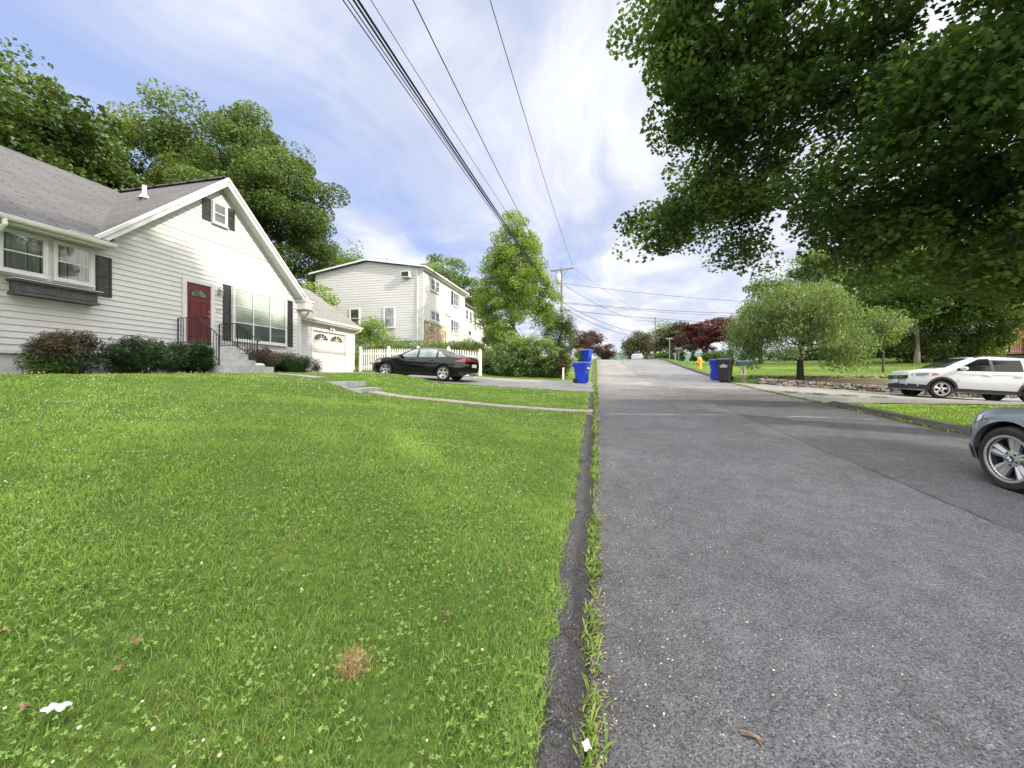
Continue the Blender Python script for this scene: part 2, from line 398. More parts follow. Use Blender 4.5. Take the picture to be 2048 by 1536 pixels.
def fbm(x, y, s=1., seed=0.):
    return (np.sin(x*1.3*s+seed+1.7*np.sin(y*.9*s+seed))+np.sin(y*1.7*s-seed*2+1.3*np.sin(x*1.1*s+2))+.5*np.sin(x*3.1*s+y*2.3*s+seed))/2.5
def H0(X, Y):
    X = np.asarray(X, float); Y = np.asarray(Y, float)
    xp = X-shift(Y); zr = road_z(Y); t = np.maximum(-xp, 0.)
    w = sstep(5.5, 8.5, Y); s = s_near(t)*(1-w)+s_far(t)*w
    tz = top_z(Y); zk = zr+.10
    zl = zk+(tz-zk)*s+np.clip(t-14, 0, 60)*.03+.02*fbm(X, Y, .8)*np.clip(t-.3, 0, 1)
    dz = zr+.01+(tz-zr)*np.clip(t/13.4, 0, 1)
    wd = sstep(14.2, 14.9, Y)*(1-sstep(19.3, 19.9, Y))
    zl = zl*(1-wd)+dz*wd
    tr = np.maximum(xp-RW, 0.)
    k = np.clip(.065*(Y-12.5)/5.3, 0, .07)
    kerb = np.where(Y < 12.3, .10, 0.)
    zd = zr+kerb*sstep(11.7, 11.2, Y) - k*np.minimum(tr, 9)
    zd = zr+.10*(1-sstep(11.2, 12.4, Y))-k*np.minimum(tr, 9)
    zL = zr+.08+(right_z(Y)-zr-.08)*sstep(.2, 3, tr)+.03*np.clip(tr-10, 0, 40)*sstep(24, 34, Y)
    wr = sstep(20.15, 20.4, Y)
    zrr = zd*(1-wr)+zL*wr
    return np.where(xp < RW/2, zl, zrr)
def H(X, Y):            # the ground sheet: H0 sunk under the road
    xp = np.asarray(X, float)-shift(Y)
    return np.where((xp > -.145) & (xp < RW+.145), road_z(Y)-.14, H0(X, Y))
def Hf(x, y): return float(H0(x, y))
def grow(a, b, step, far, fac=1.25):
    v = list(np.arange(a, b+1e-6, step)); s = step; x = a; lo = []
    while x > -far: s *= fac; x -= s; lo.append(x)
    s = step; x = v[-1]; hi = []
    while x < far*2: s *= fac; x += s; hi.append(x)
    return np.array(lo[::-1]+v+hi)
def grid_faces(nx, ny):
    i = np.arange(ny-1)[:, None]*nx+np.arange(nx-1)[None]; return np.stack([i, i+1, i+1+nx, i+nx], -1).reshape(-1, 4)
def drape(name, x0, x1, y0, y1, off, m, step=.3, wob=0., seed=0, skew=0.):
    nx = max(2, int((x1-x0)/step)+1); ny = max(2, int((y1-y0)/step)+1)
    xs = np.linspace(x0, x1, nx); ys = np.linspace(y0, y1, ny); Xg, Yg = np.meshgrid(xs, ys)
    if wob:
        e = np.minimum(np.linspace(0, 1, ny), 1-np.linspace(0, 1, ny))[:, None] < 1e-6
        Yg = Yg+e*wob*fbm(Xg*3, Yg*2, 1., seed)
    Zg = H0(Xg, Yg)+off
    return np_mesh(name, np.stack([Xg, Yg, Zg], -1).reshape(-1, 3), [grid_faces(nx, ny)], m, smooth=True)

# ground material: turf that the blades stand in
m, t, b = new_mat('turf'); MATS['turf'] = m
tcn = nd(t, 'ShaderNodeTexCoord'); o = tcn.outputs['Object']
f1 = ramp(t, noise(t, o, .55, 5, .6), .38, .66); f2 = ramp(t, noise(t, o, 7, 4, .65), .3, .7); f3 = ramp(t, noise(t, o, 60, 3, .7), .3, .75)
c = mixc(t, f1, (.085, .150, .026), (.155, .215, .042)); c = mixc(t, math_n(t, 'MULTIPLY', f2, .55), c, (.075, .140, .022))
c = mixc(t, math_n(t, 'MULTIPLY', f3, .5), c, (.125, .185, .04))
f5 = ramp(t, noise(t, o, 22, 4, .7), .42, .62); c = mixc(t, math_n(t, 'MULTIPLY', f5, .6), c, (.045, .055, .018))
f4 = ramp(t, noise(t, o, 2.1, 4, .7), .62, .78); c = mixc(t, math_n(t, 'MULTIPLY', f4, .4), c, (.16, .13, .05)); lk(t, c, b.inputs['Base Color'])
b.inputs['Roughness'].default_value = .9; b.inputs['Specular IOR Level'].default_value = .1
bn = nd(t, 'ShaderNodeBump'); bn.inputs['Strength'].default_value = .9; bn.inputs['Distance'].default_value = .05
lk(t, noise(t, o, 45, 4, .7), bn.inputs['Height']); lk(t, bn.outputs[0], b.inputs['Normal'])

xs = grow(-17, 20, .25, 500); ys = grow(-4, 46, .25, 60); ys = ys[(ys > -70) & (ys < 1500)]
# tighten the grid at both road edges
xs = np.unique(np.concatenate([xs, [-.30, -.16, -.135, -.06, RW+.04, RW+.135, RW+.16, RW+.3]]))
Xg, Yg = np.meshgrid(xs, ys)
struct(np_mesh('ground', np.stack([Xg, Yg, H(Xg, Yg)], -1).reshape(-1, 3), [grid_faces(len(xs), len(ys))], 'turf', smooth=True))

# asphalt
def asphalt(name, base, uphill_col=None, road=False):
    m, t, b = new_mat(name); MATS[name] = m
    tcn = nd(t, 'ShaderNodeTexCoord'); o = tcn.outputs['Object']
    vo = nd(t, 'ShaderNodeTexVoronoi'); vo.inputs['Scale'].default_value = 165; lk(t, o, vo.inputs['Vector'])
    sp = nd(t, 'ShaderNodeSeparateColor'); lk(t, vo.outputs['Color'], sp.inputs[0])
    g = ramp(t, sp.outputs[0], 0, 1, .42, 1.68, False)
    g2 = ramp(t, sp.outputs[1], .965, .995, 0, 1.0)
    big = ramp(t, noise(t, o, .6, 5, .6), .3, .7, .86, 1.14); mid = ramp(t, noise(t, o, 5, 5, .7), .3, .7, .84, 1.16)
    c = tuple(base)
    if road:
        s = nd(t, 'ShaderNodeSeparateXYZ'); lk(t, o, s.inputs[0]); X = s.outputs[0]; Y = s.outputs[1]
        nz = noise(t, o, 1.1, 4, .6)
        yy = math_n(t, 'ADD', Y, math_n(t, 'MULTIPLY', math_n(t, 'SUBTRACT', nz, .5), .5))
        xx = math_n(t, 'ADD', X, math_n(t, 'MULTIPLY', math_n(t, 'SUBTRACT', nz, .5), .18))
        lane = ramp(t, xx, 3.27, 3.33)                               # far lane was laid later
        c = mixc(t, lane, tuple(base), tuple(x*.78 for x in base))
        uphill_m = ramp(t, yy, 12.7, 12.95)  # road turns paler and mottled farther up
        oc = mixc(t, ramp(t, noise(t, mapping(t, o, (.5, 1.6, 1)), 1.0, 5, .65), .35, .65), tuple(uphill_col), tuple(x*.70 for x in uphill_col))
        c = mixc(t, uphill_m, c, oc)
        l2 = math_n(t, 'MULTIPLY', ramp(t, yy, 17.6, 17.9), ramp(t, math_n(t, 'ADD', xx, math_n(t, 'MULTIPLY', Y, .02)), 2.9, 3.0))
        c = mixc(t, math_n(t, 'MULTIPLY', l2, .7), c, tuple(x*1.25 for x in base))
        for y0, w_, k_ in ((17.6, .10, .55), (21.5, .22, .5), (27.0, .16, .6), (9.75, .07, .55), (33., .2, .5)):   # pale patchy streaks across the road
            d_ = math_n(t, 'ABSOLUTE', math_n(t, 'SUBTRACT', yy, y0))
            f = math_n(t, 'MULTIPLY', ramp(t, d_, w_*.3, w_, k_, 0.), ramp(t, noise(t, o, .9, 3), .42, .6))
            c = mixc(t, f, c, (.30, .285, .255))
        d_ = math_n(t, 'ABSOLUTE', math_n(t, 'SUBTRACT', xx, 3.30))
        crack = math_n(t, 'MULTIPLY', ramp(t, d_, .008, .022, .75, 0.), ramp(t, noise(t, o, 2.5, 3), .35, .55))
        c = mixc(t, crack, c, (.018, .018, .018))
        # grit washed against the kerb and oil marks
        ed = math_n(t, 'MULTIPLY', ramp(t, X, .05, .7, .6, 0.), ramp(t, noise(t, o, 3, 4), .3, .7))
        c = mixc(t, ed, c, (.085, .075, .065))
        oil = ramp(t, noise(t, mapping(t, o, (1, .35, 1), loc=(4, 2, 0)), 1.3, 4, .6), .64, .74, 0, .45)
        c = mixc(t, oil, c, tuple(x*.6 for x in base))
    v1 = nd(t, 'ShaderNodeVectorMath', operation='SCALE')
    if isinstance(c, tuple): v1.inputs[0].default_value = c
    else: lk(t, c, v1.inputs[0])
    lk(t, math_n(t, 'MULTIPLY', math_n(t, 'MULTIPLY', g, big), mid), v1.inputs['Scale'])
    c = mixc(t, math_n(t, 'MULTIPLY', g2, .6), v1.outputs[0], (.34, .33, .32)); lk(t, c, b.inputs['Base Color'])
    b.inputs['Roughness'].default_value = .85; b.inputs['Specular IOR Level'].default_value = .25
    bn = nd(t, 'ShaderNodeBump'); bn.inputs['Strength'].default_value = .8; bn.inputs['Distance'].default_value = .006
    hh = math_n(t, 'ADD', vo.outputs['Distance'], math_n(t, 'MULTIPLY', noise(t, o, 320, 2), .5))
    lk(t, hh, bn.inputs['Height']); lk(t, bn.outputs[0], b.inputs['Normal']); return m
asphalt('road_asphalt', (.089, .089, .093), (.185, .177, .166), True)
asphalt('curb_asphalt', (.060, .056, .055)); asphalt('drive_asphalt', (.16, .154, .148)); asphalt('drive_pale', (.20, .195, .185))

# road
ys = np.concatenate([np.arange(-20, 45, .5), np.arange(45, 160, 2.)]); us = np.linspace(0, 1, 15)
Ug, Yg = np.meshgrid(us, ys); wid = RW+.02
Xg = shift(Yg)+Ug*wid-.01; Zg = road_z(Yg)+.03*(1-(2*Ug-1)**2)
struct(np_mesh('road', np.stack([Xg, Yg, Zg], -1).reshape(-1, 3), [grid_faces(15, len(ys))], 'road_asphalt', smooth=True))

# curb: rolled asphalt lip with broken spots; dropped at drives and path
def curb(name, side, spans, seed):
    rng = np.random.default_rng(seed); vs = []; fs = []
    prof = [(-.012, -.10), (-.012, .004), (.006, .022), (.026, .050), (.050, .078), (.064, .094), (.078, .102), (.105, .106), (.14, .107), (.166, .100), (.184, .06), (.19, -.06)]
    for y0, y1 in spans:
        blk = (rng.normal(0, .007), rng.normal(0, .005)) if y1-y0 < 5 else (0, 0)
        yy = np.concatenate([[y0, y0+.012], np.arange(y0+.04, y1-.03, .06), [y1-.012, y1]]); base = len(vs)*0 + sum(len(v) for v in vs); n = len(prof); rows = []
        for k, y in enumerate(yy):
            q0 = (y-y0)/(.35 if y0 in ENDS else .02); q1 = (y1-y)/(.35 if y1 in ENDS else .02); e = min(1., min(q0, q1)*.6+.4 if min(q0, q1) == min(q0 if y0 not in ENDS else 9, q1 if y1 not in ENDS else 9) else min(q0, q1)+.15); g = .80 if side < 0 and (abs(y-1.50) < .05 or abs(y-1.98) < .05 or abs(y-3.3) < .05) else 1
            wv = .010*math.sin(y*2.1+seed)+.007*math.sin(y*5.3)+.006*math.sin(y*13.7+1)+.004*math.sin(y*31)
            for j, (dx, dz) in enumerate(prof):
                jit = rng.normal(0, .004, 2) if 0 < j < n-1 else (0, 0)
                zz = dz*(e*g if dz > 0 else 1)*(1+.05*math.sin(y*1.7+seed)+.04*math.sin(y*4.9))
                x = (-(dx*1.0+(wv*.8+blk[0])*(j > 1)+jit[0])) if side < 0 else (RW+dx+wv*(j > 1)+jit[0])
                rows.append((x+float(shift(y)), y, float(road_z(y))+zz+jit[1]+blk[1]*(j > 2)))
        vs.append(np.array(rows)); f = grid_faces(n, len(yy))+base; fs.append(f)
    return struct(np_mesh(name, np.concatenate(vs), fs, 'curb_asphalt', smooth=True))
ENDS = (-6, 9.19, 9.83, 14.56, 19.5, 60, 12.45, 19.98)
curb('curb', -1, [(-6, 1.46), (1.478, 1.93), (1.95, 3.4), (3.415, 5.1), (5.11, 9.19), (9.83, 14.56), (19.5, 60)], 3)
curb('curb', 1, [(-6, 12.45), (19.98, 60)], 5)
# drives and path
struct(drape('driveway', -13.45, .02, 14.6, 19.5, .025, 'drive_asphalt', .3, .10, 1))
struct(drape('driveway', RW-.02, 24, 12.55, 19.9, .022, 'drive_pale', .3, .18, 2))
m = mat('path_concrete', (.27, .24, .20), .9, (.20, .175, .145), 4, bump=.3, bscale=50)
pm = MB()
yv = (9.18, 9.84); jo = [-.02, -1.5, -2.8, -4.1, -5.2, -5.95]
for a_, b_ in zip(jo[:-1], jo[1:]):
    xs_ = np.linspace(a_-.008, b_+.008, 5)
    for q, w_ in zip(xs_[:-1], xs_[1:]):
        pm.hexa([(w_, yv[0], Hf(w_, 9.5)-.1), (q, yv[0], Hf(q, 9.5)-.1), (q, yv[1], Hf(q, 9.5)-.1), (w_, yv[1], Hf(w_, 9.5)-.1),
                 (w_, yv[0], Hf(w_, 9.5)+.014), (q, yv[0], Hf(q, 9.5)+.014), (q, yv[1], Hf(q, 9.5)+.014), (w_, yv[1], Hf(w_, 9.5)+.014)])
jo = [-7.55, -8.7, -9.9, -11.0]
for a_, b_ in zip(jo[:-1], jo[1:]):
    xs_ = np.linspace(a_-.008, b_+.008, 4)
    for q, w_ in zip(xs_[:-1], xs_[1:]):
        zz = lambda x: max(Hf(x, 9.5)+.035, -.105)
        pm.hexa([(w_, yv[0], zz(w_)-.2), (q, yv[0], zz(q)-.2), (q, yv[1], zz(q)-.2), (w_, yv[1], zz(w_)-.2), (w_, yv[0], zz(w_)), (q, yv[0], zz(q)), (q, yv[1], zz(q)), (w_, yv[1], zz(w_))])
struct(pm.build('path', 'path_concrete'))
gs = thing('garden_steps', 'two grey concrete steps on the lawn path halfway to the red door', 'steps', (-6.7, 9.5, -.5))
a = MB(); a.box(-7.6, -6.43, 9.03, 9.98, -.62, -.11); a.build('step', 'step_paint', gs)
a = MB(); a.box(-6.43, -5.93, 9.0, 9.98, -.72, -.285); a.build('step', 'step_paint', gs)
# distant wooded ridge
hx = np.linspace(-900, 1500, 60); hv = []; 
for j, yy in enumerate((520, 640, 760)):
    for x in hx: hv.append((x, yy, [-25, 32+9*math.sin(x*.011)+5*math.sin(x*.037), -10][j]))
mat('hill_green', (.055, .10, .075), .95, (.04, .075, .055), .04)
struct(np_mesh('hills', np.array(hv), [grid_faces(60, 3)], 'hill_green', smooth=True))
# ------------------------------------------------------------------ building helpers
def fx(Xw): return lambda y, z, o=0.: (Xw+o, y, z)          # wall facing +X: (along y, up, out)
def fy(Yw): return lambda x, z, o=0.: (x, Yw-o, z)          # wall facing -Y
def fbox(mb, F, a0, a1, z0, z1, o0, o1):
    mb.hexa([F(a0, z0, o1), F(a1, z0, o1), F(a1, z0, o0), F(a0, z0, o0), F(a0, z1, o1), F(a1, z1, o1), F(a1, z1, o0), F(a0, z1, o0)])
def clap(mb, F, z0, z1, lo, hi, expo=.15, lip=.022):
    z = z0
    while z < z1-1e-4:
        t = min(z+expo, z1)
        a0, b0, a1, b1 = lo(z), hi(z), lo(t), hi(t)
        if b0-a0 > .02:
            if b1 < a1: a1 = b1 = (a1+b1)/2
            mb.quad(F(a0, z, lip), F(b0, z, lip), F(b1, t, .002), F(a1, t, .002))
            mb.quad(F(a0, z, 0), F(b0, z, 0), F(b0, z, lip), F(a0, z, lip))
        z = t
def sash_window(par, F, a0, a1, z0, z1, rows=2, cols=1, cas=.07, curtain='curtain', folds=True, o=.036, drop=1., m='trim', mull=.035, rail=.03, glass='window_glass', inner='room_grey', label=None):
    """casing + sashes (window) > pane, curtain"""
    f = MB(); w = cas
    fbox(f, F, a0-w, a0, z0-w, z1+w, 0, o+.05); fbox(f, F, a1, a1+w, z0-w, z1+w, 0, o+.05)
    fbox(f, F, a0, a1, z1, z1+w, 0, o+.048); fbox(f, F, a0-w-.02, a1+w+.02, z0-w-.03, z0-w, 0, o+.085); fbox(f, F, a0, a1, z0-w, z0, 0, o+.048)
    for i in range(1, cols):
        c = a0+(a1-a0)*i/cols; fbox(f, F, c-mull/2, c+mull/2, z0, z1, 0.02, o+.042)
    for j in range(1, rows):
        c = z0+(z1-z0)*j/rows; fbox(f, F, a0, a1, c-rail/2, c+rail/2, 0.02, o+.038)
    e = .028
    for i in range(cols):
        s0 = a0+(a1-a0)*i/cols; s1 = a0+(a1-a0)*(i+1)/cols
        fbox(f, F, s0, s0+e, z0, z1, .02, o+.034); fbox(f, F, s1-e, s1, z0, z1, .02, o+.034)
        fbox(f, F, s0+e, s1-e, z1-e, z1, .02, o+.033); fbox(f, F, s0+e, s1-e, z0, z0+e, .02, o+.033)
    wo = f.build('window', m, par)
    if label: wo['label'] = label
    g = MB(); g.quad(F(a0, z0, o+.028), F(a1, z0, o+.028), F(a1, z1, o+.028), F(a0, z1, o+.028)); g.build('pane', glass, wo)
    b = MB(); b.quad(F(a0, z0, o+.003), F(a1, z0, o+.003), F(a1, z1, o+.003), F(a0, z1, o+.003)); b.build('interior', inner, wo)
    if curtain == 'blind':
        b = MB(); zt = z1-.03; zb = z1-(z1-z0)*drop; n = int((zt-zb)/.075)
        for i in range(cols):
            s0 = a0+(a1-a0)*i/cols+.05; s1 = a0+(a1-a0)*(i+1)/cols-.05
            for k in range(n):
                z = zt-k*.075
                b.quad(F(s0, z-.062, o+.024), F(s1, z-.062, o+.024), F(s1, z, o+.009), F(s0, z, o+.009))
        b.build('blind', 'blind', wo)
    elif curtain:
        b = MB(); n = 26; zt = z0+(z1-z0)*drop
        for k in range(n):
            u0 = a0+(a1-a0)*k/n; u1 = a0+(a1-a0)*(k+1)/n
            if math.sin(k*.9)+.5*math.sin(k*2.3+a0*5) > .95: continue
            q = lambda k: o+.013+.009*math.sin(k*1.9+a0*3)
            b.quad(F(u0, z0, q(k)), F(u1, z0, q(k+1)), F(u1, zt, q(k+1)), F(u0, zt, q(k)))
        b.build('curtain', curtain, wo)
    return wo
def shutter(par, F, a0, a1, z0, z1, m='shutter_black'):
    s = MB(); e = .05
    fbox(s, F, a0, a0+e, z0, z1, .012, .045); fbox(s, F, a1-e, a1, z0, z1, .012, .045)
    zs = [z0, z0+(z1-z0)*.5, z1]
    for z in zs: fbox(s, F, a0+e, a1-e, max(z0, z-.035), min(z1, z+.035), .012, .043)
    z = z0+.04
    while z < z1-.05:
        s.hexa([F(a0+e, z, .04), F(a1-e, z, .04), F(a1-e, z+.012, .014), F(a0+e, z+.012, .014), F(a0+e, z+.03, .036), F(a1-e, z+.03, .036), F(a1-e, z+.036, .014), F(a0+e, z+.036, .014)]); z += .042
    return s.build('shutter', m, par)
def roof_slab(mb, pts, th=.10, uv=True):
    """pts: eave a, eave b, ridge b, ridge a (world); slab below them, UV in metres"""
    a, b, c, d = [Vector(p) for p in pts]
    n = (b-a).cross(d-a).normalized()
    if n.z < 0: n = -n
    k = [p-n*th for p in (a, b, c, d)]
    u = (b-a).normalized(); v = n.cross(u)
    if v.z < 0: v = -v
    q = [((p-a).dot(u)+31.7, (p-a).dot(v)+.02) for p in (a, b, c, d)]
    mb.quad(a, b, c, d, q)
    mb.add([a, b, c, d]+k, [(7, 6, 5, 4), (0, 4, 5, 1), (1, 5, 6, 2), (2, 6, 7, 3), (3, 7, 4, 0)])
    for i in range(5): mb.uv[len(mb.f)-1-i] = [(.1, .05)]*4

# ------------------------------------------------------------------ the white gabled house
XW = -12.8; F = fx(XW); PK = 10.95; PZ = 6.90; EZ = 3.50; SL = (PZ-EZ)/3.72
hs = thing('gabled_house', 'white clapboard house with red front door, steep street gable and attached garage', 'house', (-16.5, 9, .1))
w = MB()
gl = lambda z: PK-(PZ-.12-z)/SL; gr = lambda z: PK+(PZ-.12-z)/SL
clap(w, F, .60, 3.45, lambda z: -4., lambda z: 14.75)
clap(w, F, 3.45, PZ-.14, lambda z: max(gl(z), 7.18), lambda z: min(gr(z), 14.75))
w.box(-22.3, XW-.005, -4, 14.75, .55, 3.44)
w.prism([(gl(3.45)+.05, 3.44), (gr(3.45)-.05, 3.44), (PK, PZ-.2)], lambda y, z: (XW-.006, y, z), lambda y, z: (-21.8, y, z))
fbox(w, F, 14.63, 14.79, .6, 3.6, -.05, .03)
w.build('wall', 'white_siding', hs)
f = MB(); f.box(-22.2, XW-.03, -3.95, 14.7, -.6, .57); f.build('foundation', 'foundation', hs)
f = MB(); fbox(f, F, -4, 14.75, .545, .62, -.02, .03); f.build('sill_board', 'trim', hs)
r = MB()
RX, RZ = -17.3, 6.92; EX = -12.28; EZM = 3.50
roof_slab(r, [(EX, -4.4, EZM), (EX, 7.62, EZM), (RX, PK+.3, RZ), (RX, -4.4, RZ)])
roof_slab(r, [(2*RX-EX, 12, EZM), (2*RX-EX, -4.4, EZM), (RX, -4.4, RZ), (RX, 12, RZ)])
m_roof = r.build('roof', 'shingle_grey', hs)
r = MB(); XF = -12.42
roof_slab(r, [(-22, PK-3.66, PZ-3.66*SL), (XF, PK-3.66, PZ-3.66*SL), (XF, PK, PZ), (-22, PK, PZ)])
roof_slab(r, [(XF, PK+4.05, PZ-4.05*SL), (-22, PK+4.05, PZ-4.05*SL), (-22, PK, PZ+.002), (XF, PK, PZ+.002)])
r.bar((XF, PK, PZ+.01), (-18, PK, PZ+.01), .22, .05)
r.build('roof', 'shingle_grey', hs)
# rake boards and their soffit
k = MB()
def rake(s, y1):
    ya, yb = PK, PK+s*y1; za, zb = PZ, PZ-y1*SL
    up = .015; dn = .27
    k.hexa([(XF, ya, za-dn), (XF+.035, ya, za-dn), (XF+.035, yb, zb-dn), (XF, yb, zb-dn), (XF, ya, za-.10), (XF+.035, ya, za-.10), (XF+.035, yb, zb-.10), (XF, yb, zb-.10)])
    k.hexa([(XF, ya, za-.10), (XF+.075, ya, za-.10), (XF+.075, yb, zb-.10), (XF, yb, zb-.10), (XF, ya, za+up), (XF+.075, ya, za+up), (XF+.075, yb, zb+up), (XF, yb, zb+up)])
rake(-1, 3.66); rake(1, 4.08)
k.build('fascia', 'trim', hs)
k = MB()
for s, y1 in ((-1, 3.5), (1, 4.0)):
    n = 1
    ya, yb = PK, PK+s*y1; za, zb = PZ-.13, PZ-y1*SL-.13
    k.hexa([(XW-.01, ya, za-.03), (XF+.005, ya, za-.03), (XF+.005, yb, zb-.03), (XW-.01, yb, zb-.03), (XW-.01, ya, za), (XF+.005, ya, za), (XF+.005, yb, zb), (XW-.01, yb, zb)])
    for i in range(1, 24):
        q = i/24; y = ya+(yb-ya)*q; z = za+(zb-za)*q
        k.bar((XW, y, z-.034), (XF, y, z-.034), .012, .01)
k.box(XW-.2, XF+.06, 14.55, 15.02, 3.02, 3.33); k.box(XW-.2, XF+.10, 14.5, 15.1, 3.33, 3.40); k.box(XW-.2, XF+.10, 14.5, 15.06, 2.99, 3.03)
k.build('soffit', 'soffit', hs)
# main eave: soffit, gutter, downspout
k = MB(); k.box(XW+.01, EX-.02, -4.3, 7.58, 3.33, 3.36); k.box(EX-.05, EX-.015, -4.35, 7.6, 3.31, 3.45); k.build('soffit', 'soffit', hs)
k = MB()
pr = [(0, 0), (.085, 0), (.11, .035), (.125, .10), (.118, .105), (.10, .045), (.08, .015), (.012, .015), (.012, .10), (0, .10)]
k.prism(pr, lambda a, b: (EX-.01+a, -4.4, 3.37+b), lambda a, b: (EX-.01+a, 7.66, 3.37+b))
k.tube([(EX+.05, 5.72, 3.40), (EX+.05, 5.72, 3.27), (EX-.05, 5.70, 3.16), (-12.58, 5.66, 3.08), (-12.66, 5.65, 2.95), (-12.68, 5.65, .7)], .045, 8)
k.build('gutter', 'gutter_metal', hs)
k = MB(); k.box(EX-.02, EX+.10, 6.75, 7.25, 3.47, 3.53); k.build('gutter_guard', 'galvanized', hs)
# boxed pair of windows
bx = MB(); fbox(bx, F, 5.72, 7.50, 2.28, 3.33, 0, .12); bx.build('window_box_wall', 'trim', hs)
F2 = fx(XW+.12)
sash_window(hs, F2, 5.86, 6.54, 2.40, 3.24, 2, 1, .05, 'curtain', o=.012)
sash_window(hs, F2, 6.74, 7.38, 2.40, 3.24, 2, 1, .05, 'curtain', o=.012)
shutter(hs, F, 7.56, 7.90, 2.16, 3.22)
pb = MB(); fbox(pb, F, 6.04, 7.46, 1.92, 2.15, .012, .27); fbox(pb, F, 5.99, 7.51, 2.15, 2.20, .012, .33); fbox(pb, F, 6.01, 7.49, 1.86, 1.92, .012, .30)
for a0, a1 in ((6.10, 6.72), (6.78, 7.40)):
    fbox(pb, F, a0, a1, 2.105, 2.13, .27, .285); fbox(pb, F, a0, a1, 1.94, 1.965, .27, .285); fbox(pb, F, a0, a0+.03, 1.965, 2.105, .27, .285); fbox(pb, F, a1-.03, a1, 1.965, 2.105, .27, .285)
pbo = pb.build('flower_box', 'planter_grey', hs)
k = MB(); fbox(k, F, 5.97, 7.53, 2.20, 2.215, .012, .345); k.build('ledge', 'trim', pbo)
# attic window
sash_window(hs, F, 10.74, 11.18, 5.36, 6.02, 2, 1, .05, None, inner='room_grey', glass='window_glass')
shutter(hs, F, 10.36, 10.66, 5.30, 6.06); shutter(hs, F, 11.26, 11.54, 5.30, 6.06)
# red door
d0, d1, dz0, dz1 = 9.84, 10.64, 1.08, 3.08
k = MB(); fbox(k, F, d0-.12, d0, dz0-.04, dz1+.12, 0, .075); fbox(k, F, d1, d1+.12, dz0-.04, dz1+.12, 0, .075); fbox(k, F, d0, d1, dz1, dz1+.12, 0, .072); fbox(k, F, d0-.05, d1+.05, dz0-.07, dz0, 0, .12)
k.build('door_frame', 'trim', hs)
k = MB(); fbox(k, F, d0, d1, dz0, dz1, .0, .035)
def panel(a0, a1, z0, z1):
    e = .018
    for q in ((a0, a1, z0, z0+e), (a0, a1, z1-e, z1), (a0, a0+e, z0+e, z1-e), (a1-e, a1, z0+e, z1-e)): fbox(k, F, *q, .035, .047)
    fbox(k, F, a0+.05, a1-.05, z0+.05, z1-.05, .035, .043)
mid = (d0+d1)/2
for a0, a1 in ((d0+.10, mid-.04), (mid+.04, d1-.10)):
    panel(a0, a1, dz0+.18, dz0+.78); panel(a0, a1, dz0+.90, dz0+1.42)
door = k.build('door', 'door_red', hs)
k = MB(); n = 14; cy, cz, rr = mid, dz1-.42, .27
k.add([F(cy+rr*math.cos(math.pi*i/n), cz+rr*.95*math.sin(math.pi*i/n), .042) for i in range(n+1)], [tuple(range(n+1))]); k.build('fanlight', 'auto_glass_light', door)
k = MB()
for i in range(n): k.bar(F(cy+rr*math.cos(math.pi*i/n), cz+rr*.95*math.sin(math.pi*i/n), .045), F(cy+rr*math.cos(math.pi*(i+1)/n), cz+rr*.95*math.sin(math.pi*(i+1)/n), .045), .022)
for i in (1, 2, 3): k.bar(F(cy, cz, .045), F(cy+rr*math.cos(math.pi*i/4), cz+rr*.95*math.sin(math.pi*i/4), .045), .012)
k.bar(F(cy-rr, cz, .045), F(cy+rr, cz, .045), .022); k.build('fanlight_frame', 'door_red', door)
k = MB(); hy = d1-.07
k.tube([F(hy, dz0+.98, .035), F(hy, dz0+.98, .075)], .027, 10); k.tube([F(hy, dz0+.98, .075), F(hy-.09, dz0+.98, .08)], .011, 8)
k.build('handle', 'brass', door)
k = MB(); k.tube([F(hy, dz0+1.14, .035), F(hy, dz0+1.14, .06)], .03, 10); k.build('deadbolt', 'brass', door)
# wall lantern, number, shutters, picture window
k = MB(); ly, lz = 10.94, 2.93
fbox(k, F, ly-.05, ly+.05, lz-.06, lz+.16, .01, .04); k.tube([F(ly, lz+.13, .04), F(ly, lz+.22, .09), F(ly, lz+.16, .14)], .01, 6)
for a in (0, 1.57, 3.14, 4.71): k.bar(F(ly+.055*math.cos(a), lz-.08, .14+.055*math.sin(a)), F(ly+.06*math.cos(a), lz+.10, .14+.06*math.sin(a)), .012)
k.lathe([(.075, .10), (.02, .17), (0, .18)], 8, Matrix.Translation(F(ly, lz, .14))); k.lathe([(0, -.10), (.06, -.08), (.055, -.07)], 8, Matrix.Translation(F(ly, lz, .14)))
lan = k.build('wall_lantern', 'galvanized', hs)
k = MB(); k.lathe([(.045, -.07), (.05, .09)], 8, Matrix.Translation(F(ly, lz, .14))); k.build('lantern_glass', 'window_glass_dull', lan)
Mt = Matrix.Translation(Vector(F(10.93, 2.26, .03))-hs.location) @ Matrix.Rotation(R(90), 4, 'Z') @ Matrix.Rotation(R(90), 4, 'X')
text_mesh('17', .20, .006, Mt, 'house_number', 'galvanized', hs)
shutter(hs, F, 11.10, 11.40, 1.32, 3.30); shutter(hs, F, 13.98, 14.28, 1.32, 3.30)
sash_window(hs, F, 11.52, 13.86, 1.40, 3.24, 3, 3, .07, 'blind', drop=.70, inner='room_pale', label='wide window of three columns and three rows with white blinds', glass='window_glass')
# vent pipe
k = MB(); k.tube([(-14.5, 9.85, 5.6), (-14.5, 9.85, 6.33)], .06, 12); k.lathe([(.16, -.08), (.075, .06)], 12, Matrix.Translation((-14.5, 9.85, 5.98))); k.build('vent_pipe', 'trim', hs)
